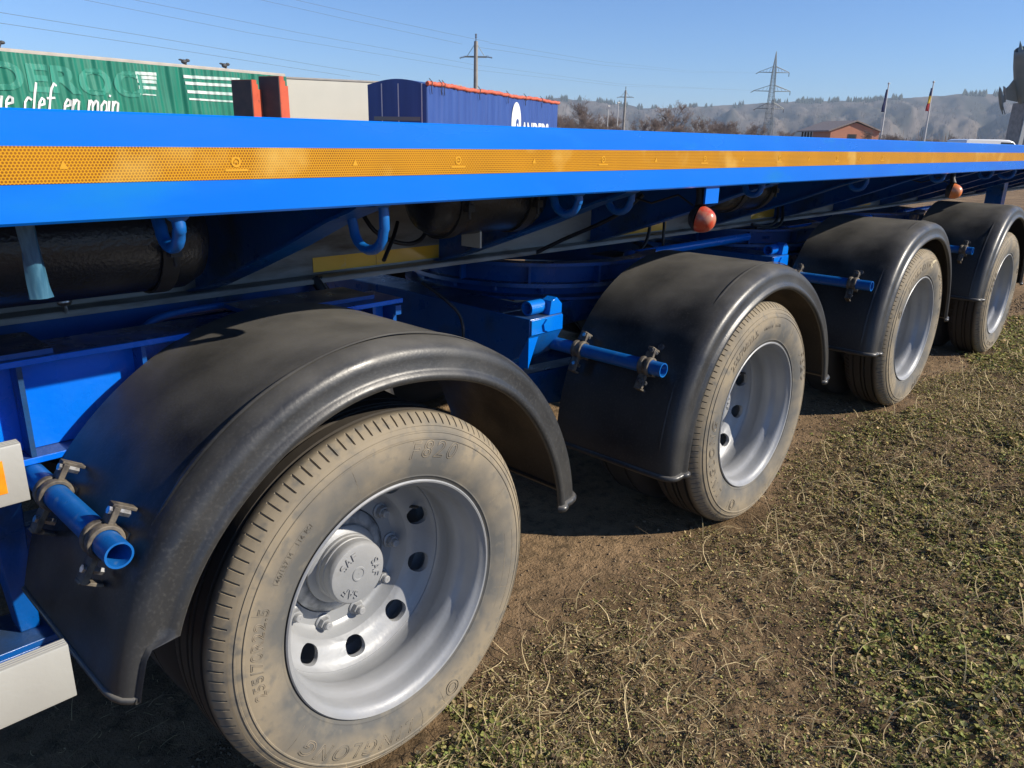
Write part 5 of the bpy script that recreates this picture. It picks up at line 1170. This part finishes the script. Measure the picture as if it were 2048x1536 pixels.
# weeds: rosettes of small leaves
x, y = scatter(185000, 1.45); c = cover(x, y); k = (g.random(len(x)) < c ** 1.1 * 0.95) & ~near_wheel(x, y); x, y, c = x[k], y[k], c[k]
per = 7; n = len(x); ros = np.repeat(np.arange(n), per); N = len(ros)
dist = np.hypot(x, y + 1.25)
size = (0.0056 + 0.0080 * g.random(n) ** 1.3) * np.clip(0.75 + 0.13 * dist, 0.9, 2.0)
lush = np.clip((fbm(x * 1.1 + 5, y * 1.1 + 2, 77, 3) - 0.38) * 5, 0, 1); size = size * (1 + 0.22 * lush)
al = g.uniform(0, 2 * math.pi, N); el_ = g.uniform(0.0, 0.95, N); ln = size[ros] * g.uniform(0.6, 1.5, N) * (0.85 + 0.5 * lush[ros]); wdt = ln * np.where(g.random(N) < 0.4, g.uniform(0.08, 0.18, N), g.uniform(0.2, 0.36, N))
off = g.normal(0, 0.55, (N, 2)) * size[ros][:, None]
bx = x[ros] + off[:, 0]; by = y[ros] + off[:, 1]; bz = ground_z(bx, by) - 0.002
dx, dy, dz = np.cos(al) * np.cos(el_), np.sin(al) * np.cos(el_), np.sin(el_)
px_, py_ = -np.sin(al), np.cos(al)
b0 = np.stack([bx, by, bz], -1); dirv = np.stack([dx, dy, dz], -1) * ln[:, None]; sd = np.stack([px_, py_, np.full(N, 0.15)], -1) * wdt[:, None]
mid = b0 + dirv * 0.55; tip = b0 + dirv * 1.0 - np.array([0, 0, 1.0]) * (ln * 0.22)[:, None]
V = np.stack([b0, mid + sd, tip, mid - sd * np.array([1, 1, -1])], 1).reshape(-1, 3)
o = np.arange(N) * 4; F = np.concatenate([np.stack([o, o + 1, o + 2], -1), np.stack([o, o + 2, o + 3], -1)])
gr = np.array([0.25, 0.265, 0.082]); ol = np.array([0.40, 0.345, 0.135]); dr = np.array([0.54, 0.42, 0.225]); br = np.array([0.15, 0.11, 0.068])
u = g.random(N); dryk = 0.60 - 0.28 * lush[ros]
col = np.where((u < dryk * 0.55)[:, None], br, np.where((u < dryk)[:, None], dr, np.where((u < dryk + 0.22)[:, None], ol, gr))) * g.uniform(0.6, 1.4, (N, 1)) * g.uniform(0.9, 1.1, (N, 3))
tag(link('weeds', np_mesh('weeds', V, F, 'leaf', False, np.repeat(col, 4, 0))), 'low green and withered weeds matting the soil', 'weeds', kind='stuff')
# dry straw: thin bent blades
x, y = scatter(80000, 1.5); c = cover(x, y); k = (g.random(len(x)) < 0.05 + 0.75 * c) & (y < 0.15) & ~near_wheel(x, y); x, y = x[k], y[k]
x = np.r_[x, g.uniform(-0.5, 0.8, 900)]; y = np.r_[y, g.uniform(0.0, 1.1, 900)]; k = ~near_wheel(x, y); x, y = x[k], y[k]; N = len(x)
long_ = g.random(N) < 0.10
ln = np.where(long_, g.uniform(0.08, 0.20, N), g.uniform(0.012, 0.06, N)); el_ = np.where(long_, g.uniform(0.15, 1.2, N), g.uniform(-0.02, 0.6, N)); al = g.uniform(0, 2 * math.pi, N); wdt = np.where(long_, 0.0011, 0.0009) * np.clip(0.8 + 0.18 * np.hypot(x, y + 1.25), 1, 3) * g.uniform(0.7, 1.5, N)
segs = 5; P = np.zeros((N, segs + 1, 3)); P[:, 0] = np.stack([x, y, ground_z(x, y)], -1); bendk = g.normal(0, 0.35, N); fall = g.uniform(0.05, 0.5, N)
for s in range(segs):
    a2 = al + bendk * s; e2 = el_ - fall * s; st = ln / segs
    P[:, s + 1] = P[:, s] + np.stack([np.cos(a2) * np.cos(e2) * st, np.sin(a2) * np.cos(e2) * st, np.sin(e2) * st], -1)
gz = ground_z(P[..., 0], P[..., 1]); P[..., 2] = np.maximum(P[..., 2], gz + 0.001)
sd = np.stack([-np.sin(al), np.cos(al), 0 * al], -1) * wdt[:, None]; tp = np.linspace(1, 0.4, segs + 1)[None, :, None]
V = np.stack([P - sd[:, None] * tp, P + sd[:, None] * tp + np.array([0, 0, 0.0006])], 2).reshape(-1, 3)
o = (np.arange(N) * (segs + 1) * 2)[:, None]; kk = np.arange(segs)[None] * 2; F = np.stack([o + kk, o + kk + 1, o + kk + 3, o + kk + 2], -1).reshape(-1, 4)
col = np.array([0.56, 0.45, 0.25])[None] * g.uniform(0.45, 1.35, (N, 1)) * np.where(g.random((N, 1)) < 0.25, np.array([[0.55, 0.5, 0.55]]), 1.0)
tag(link('dry_grass', np_mesh('dry_grass', V, F, 'straw', False, np.repeat(col, (segs + 1) * 2, 0))), 'dry straw-coloured grass stalks lying on the soil', 'grass', kind='stuff')
# crumbs of earth
x, y = scatter(34000, 1.6); N = len(x); k = ~near_wheel(x, y); x, y = x[k], y[k]; N = len(x)
s = 0.0012 + 0.0052 * g.random(N) ** 4; s = s * np.clip(0.7 + 0.15 * np.hypot(x, y + 1.25), 1, 2); base = np.array([[1, 0, 0], [-1, 0, 0], [0, 1, 0], [0, -1, 0], [0, 0, 1], [0, 0, -1]], float)
J = base[None] * g.uniform(0.6, 1.2, (N, 6, 1)) + g.normal(0, 0.18, (N, 6, 3)); V = (J * s[:, None, None] + np.stack([x, y, ground_z(x, y) + s * 0.25], -1)[:, None]).reshape(-1, 3)
oc = np.array([[0, 2, 4], [2, 1, 4], [1, 3, 4], [3, 0, 4], [2, 0, 5], [1, 2, 5], [3, 1, 5], [0, 3, 5]]); F = (oc[None] + (np.arange(N) * 6)[:, None, None]).reshape(-1, 3)
col = np.array([0.19, 0.14, 0.09])[None] * g.uniform(0.5, 1.5, (N, 1))
tag(link('soil_crumbs', np_mesh('soil_crumbs', V, F, 'soil_crumb', False, np.repeat(col, 6, 0))), 'loose crumbs of brown earth scattered over the ground', 'soil', kind='stuff')

# ================================================================== AIR
def haze():
    m = bpy.data.materials.new('haze'); m.use_nodes = True; t = m.node_tree; t.nodes.remove(t.nodes['Principled BSDF'])
    v = t.nodes.new('ShaderNodeVolumePrincipled'); v.inputs['Color'].default_value = (0.70, 0.85, 1.0, 1); v.inputs['Density'].default_value = 0.00028; v.inputs['Anisotropy'].default_value = 0.0
    t.links.new(v.outputs[0], t.nodes['Material Output'].inputs['Volume']); MAT['haze'] = m
    o = MB().b2(-3100, 6200, -3100, 6200, -40, 118).build('haze', 'haze'); tag(o, 'thin pale blue haze in the air', 'haze', kind='stuff'); o.display_type = 'WIRE'
haze()
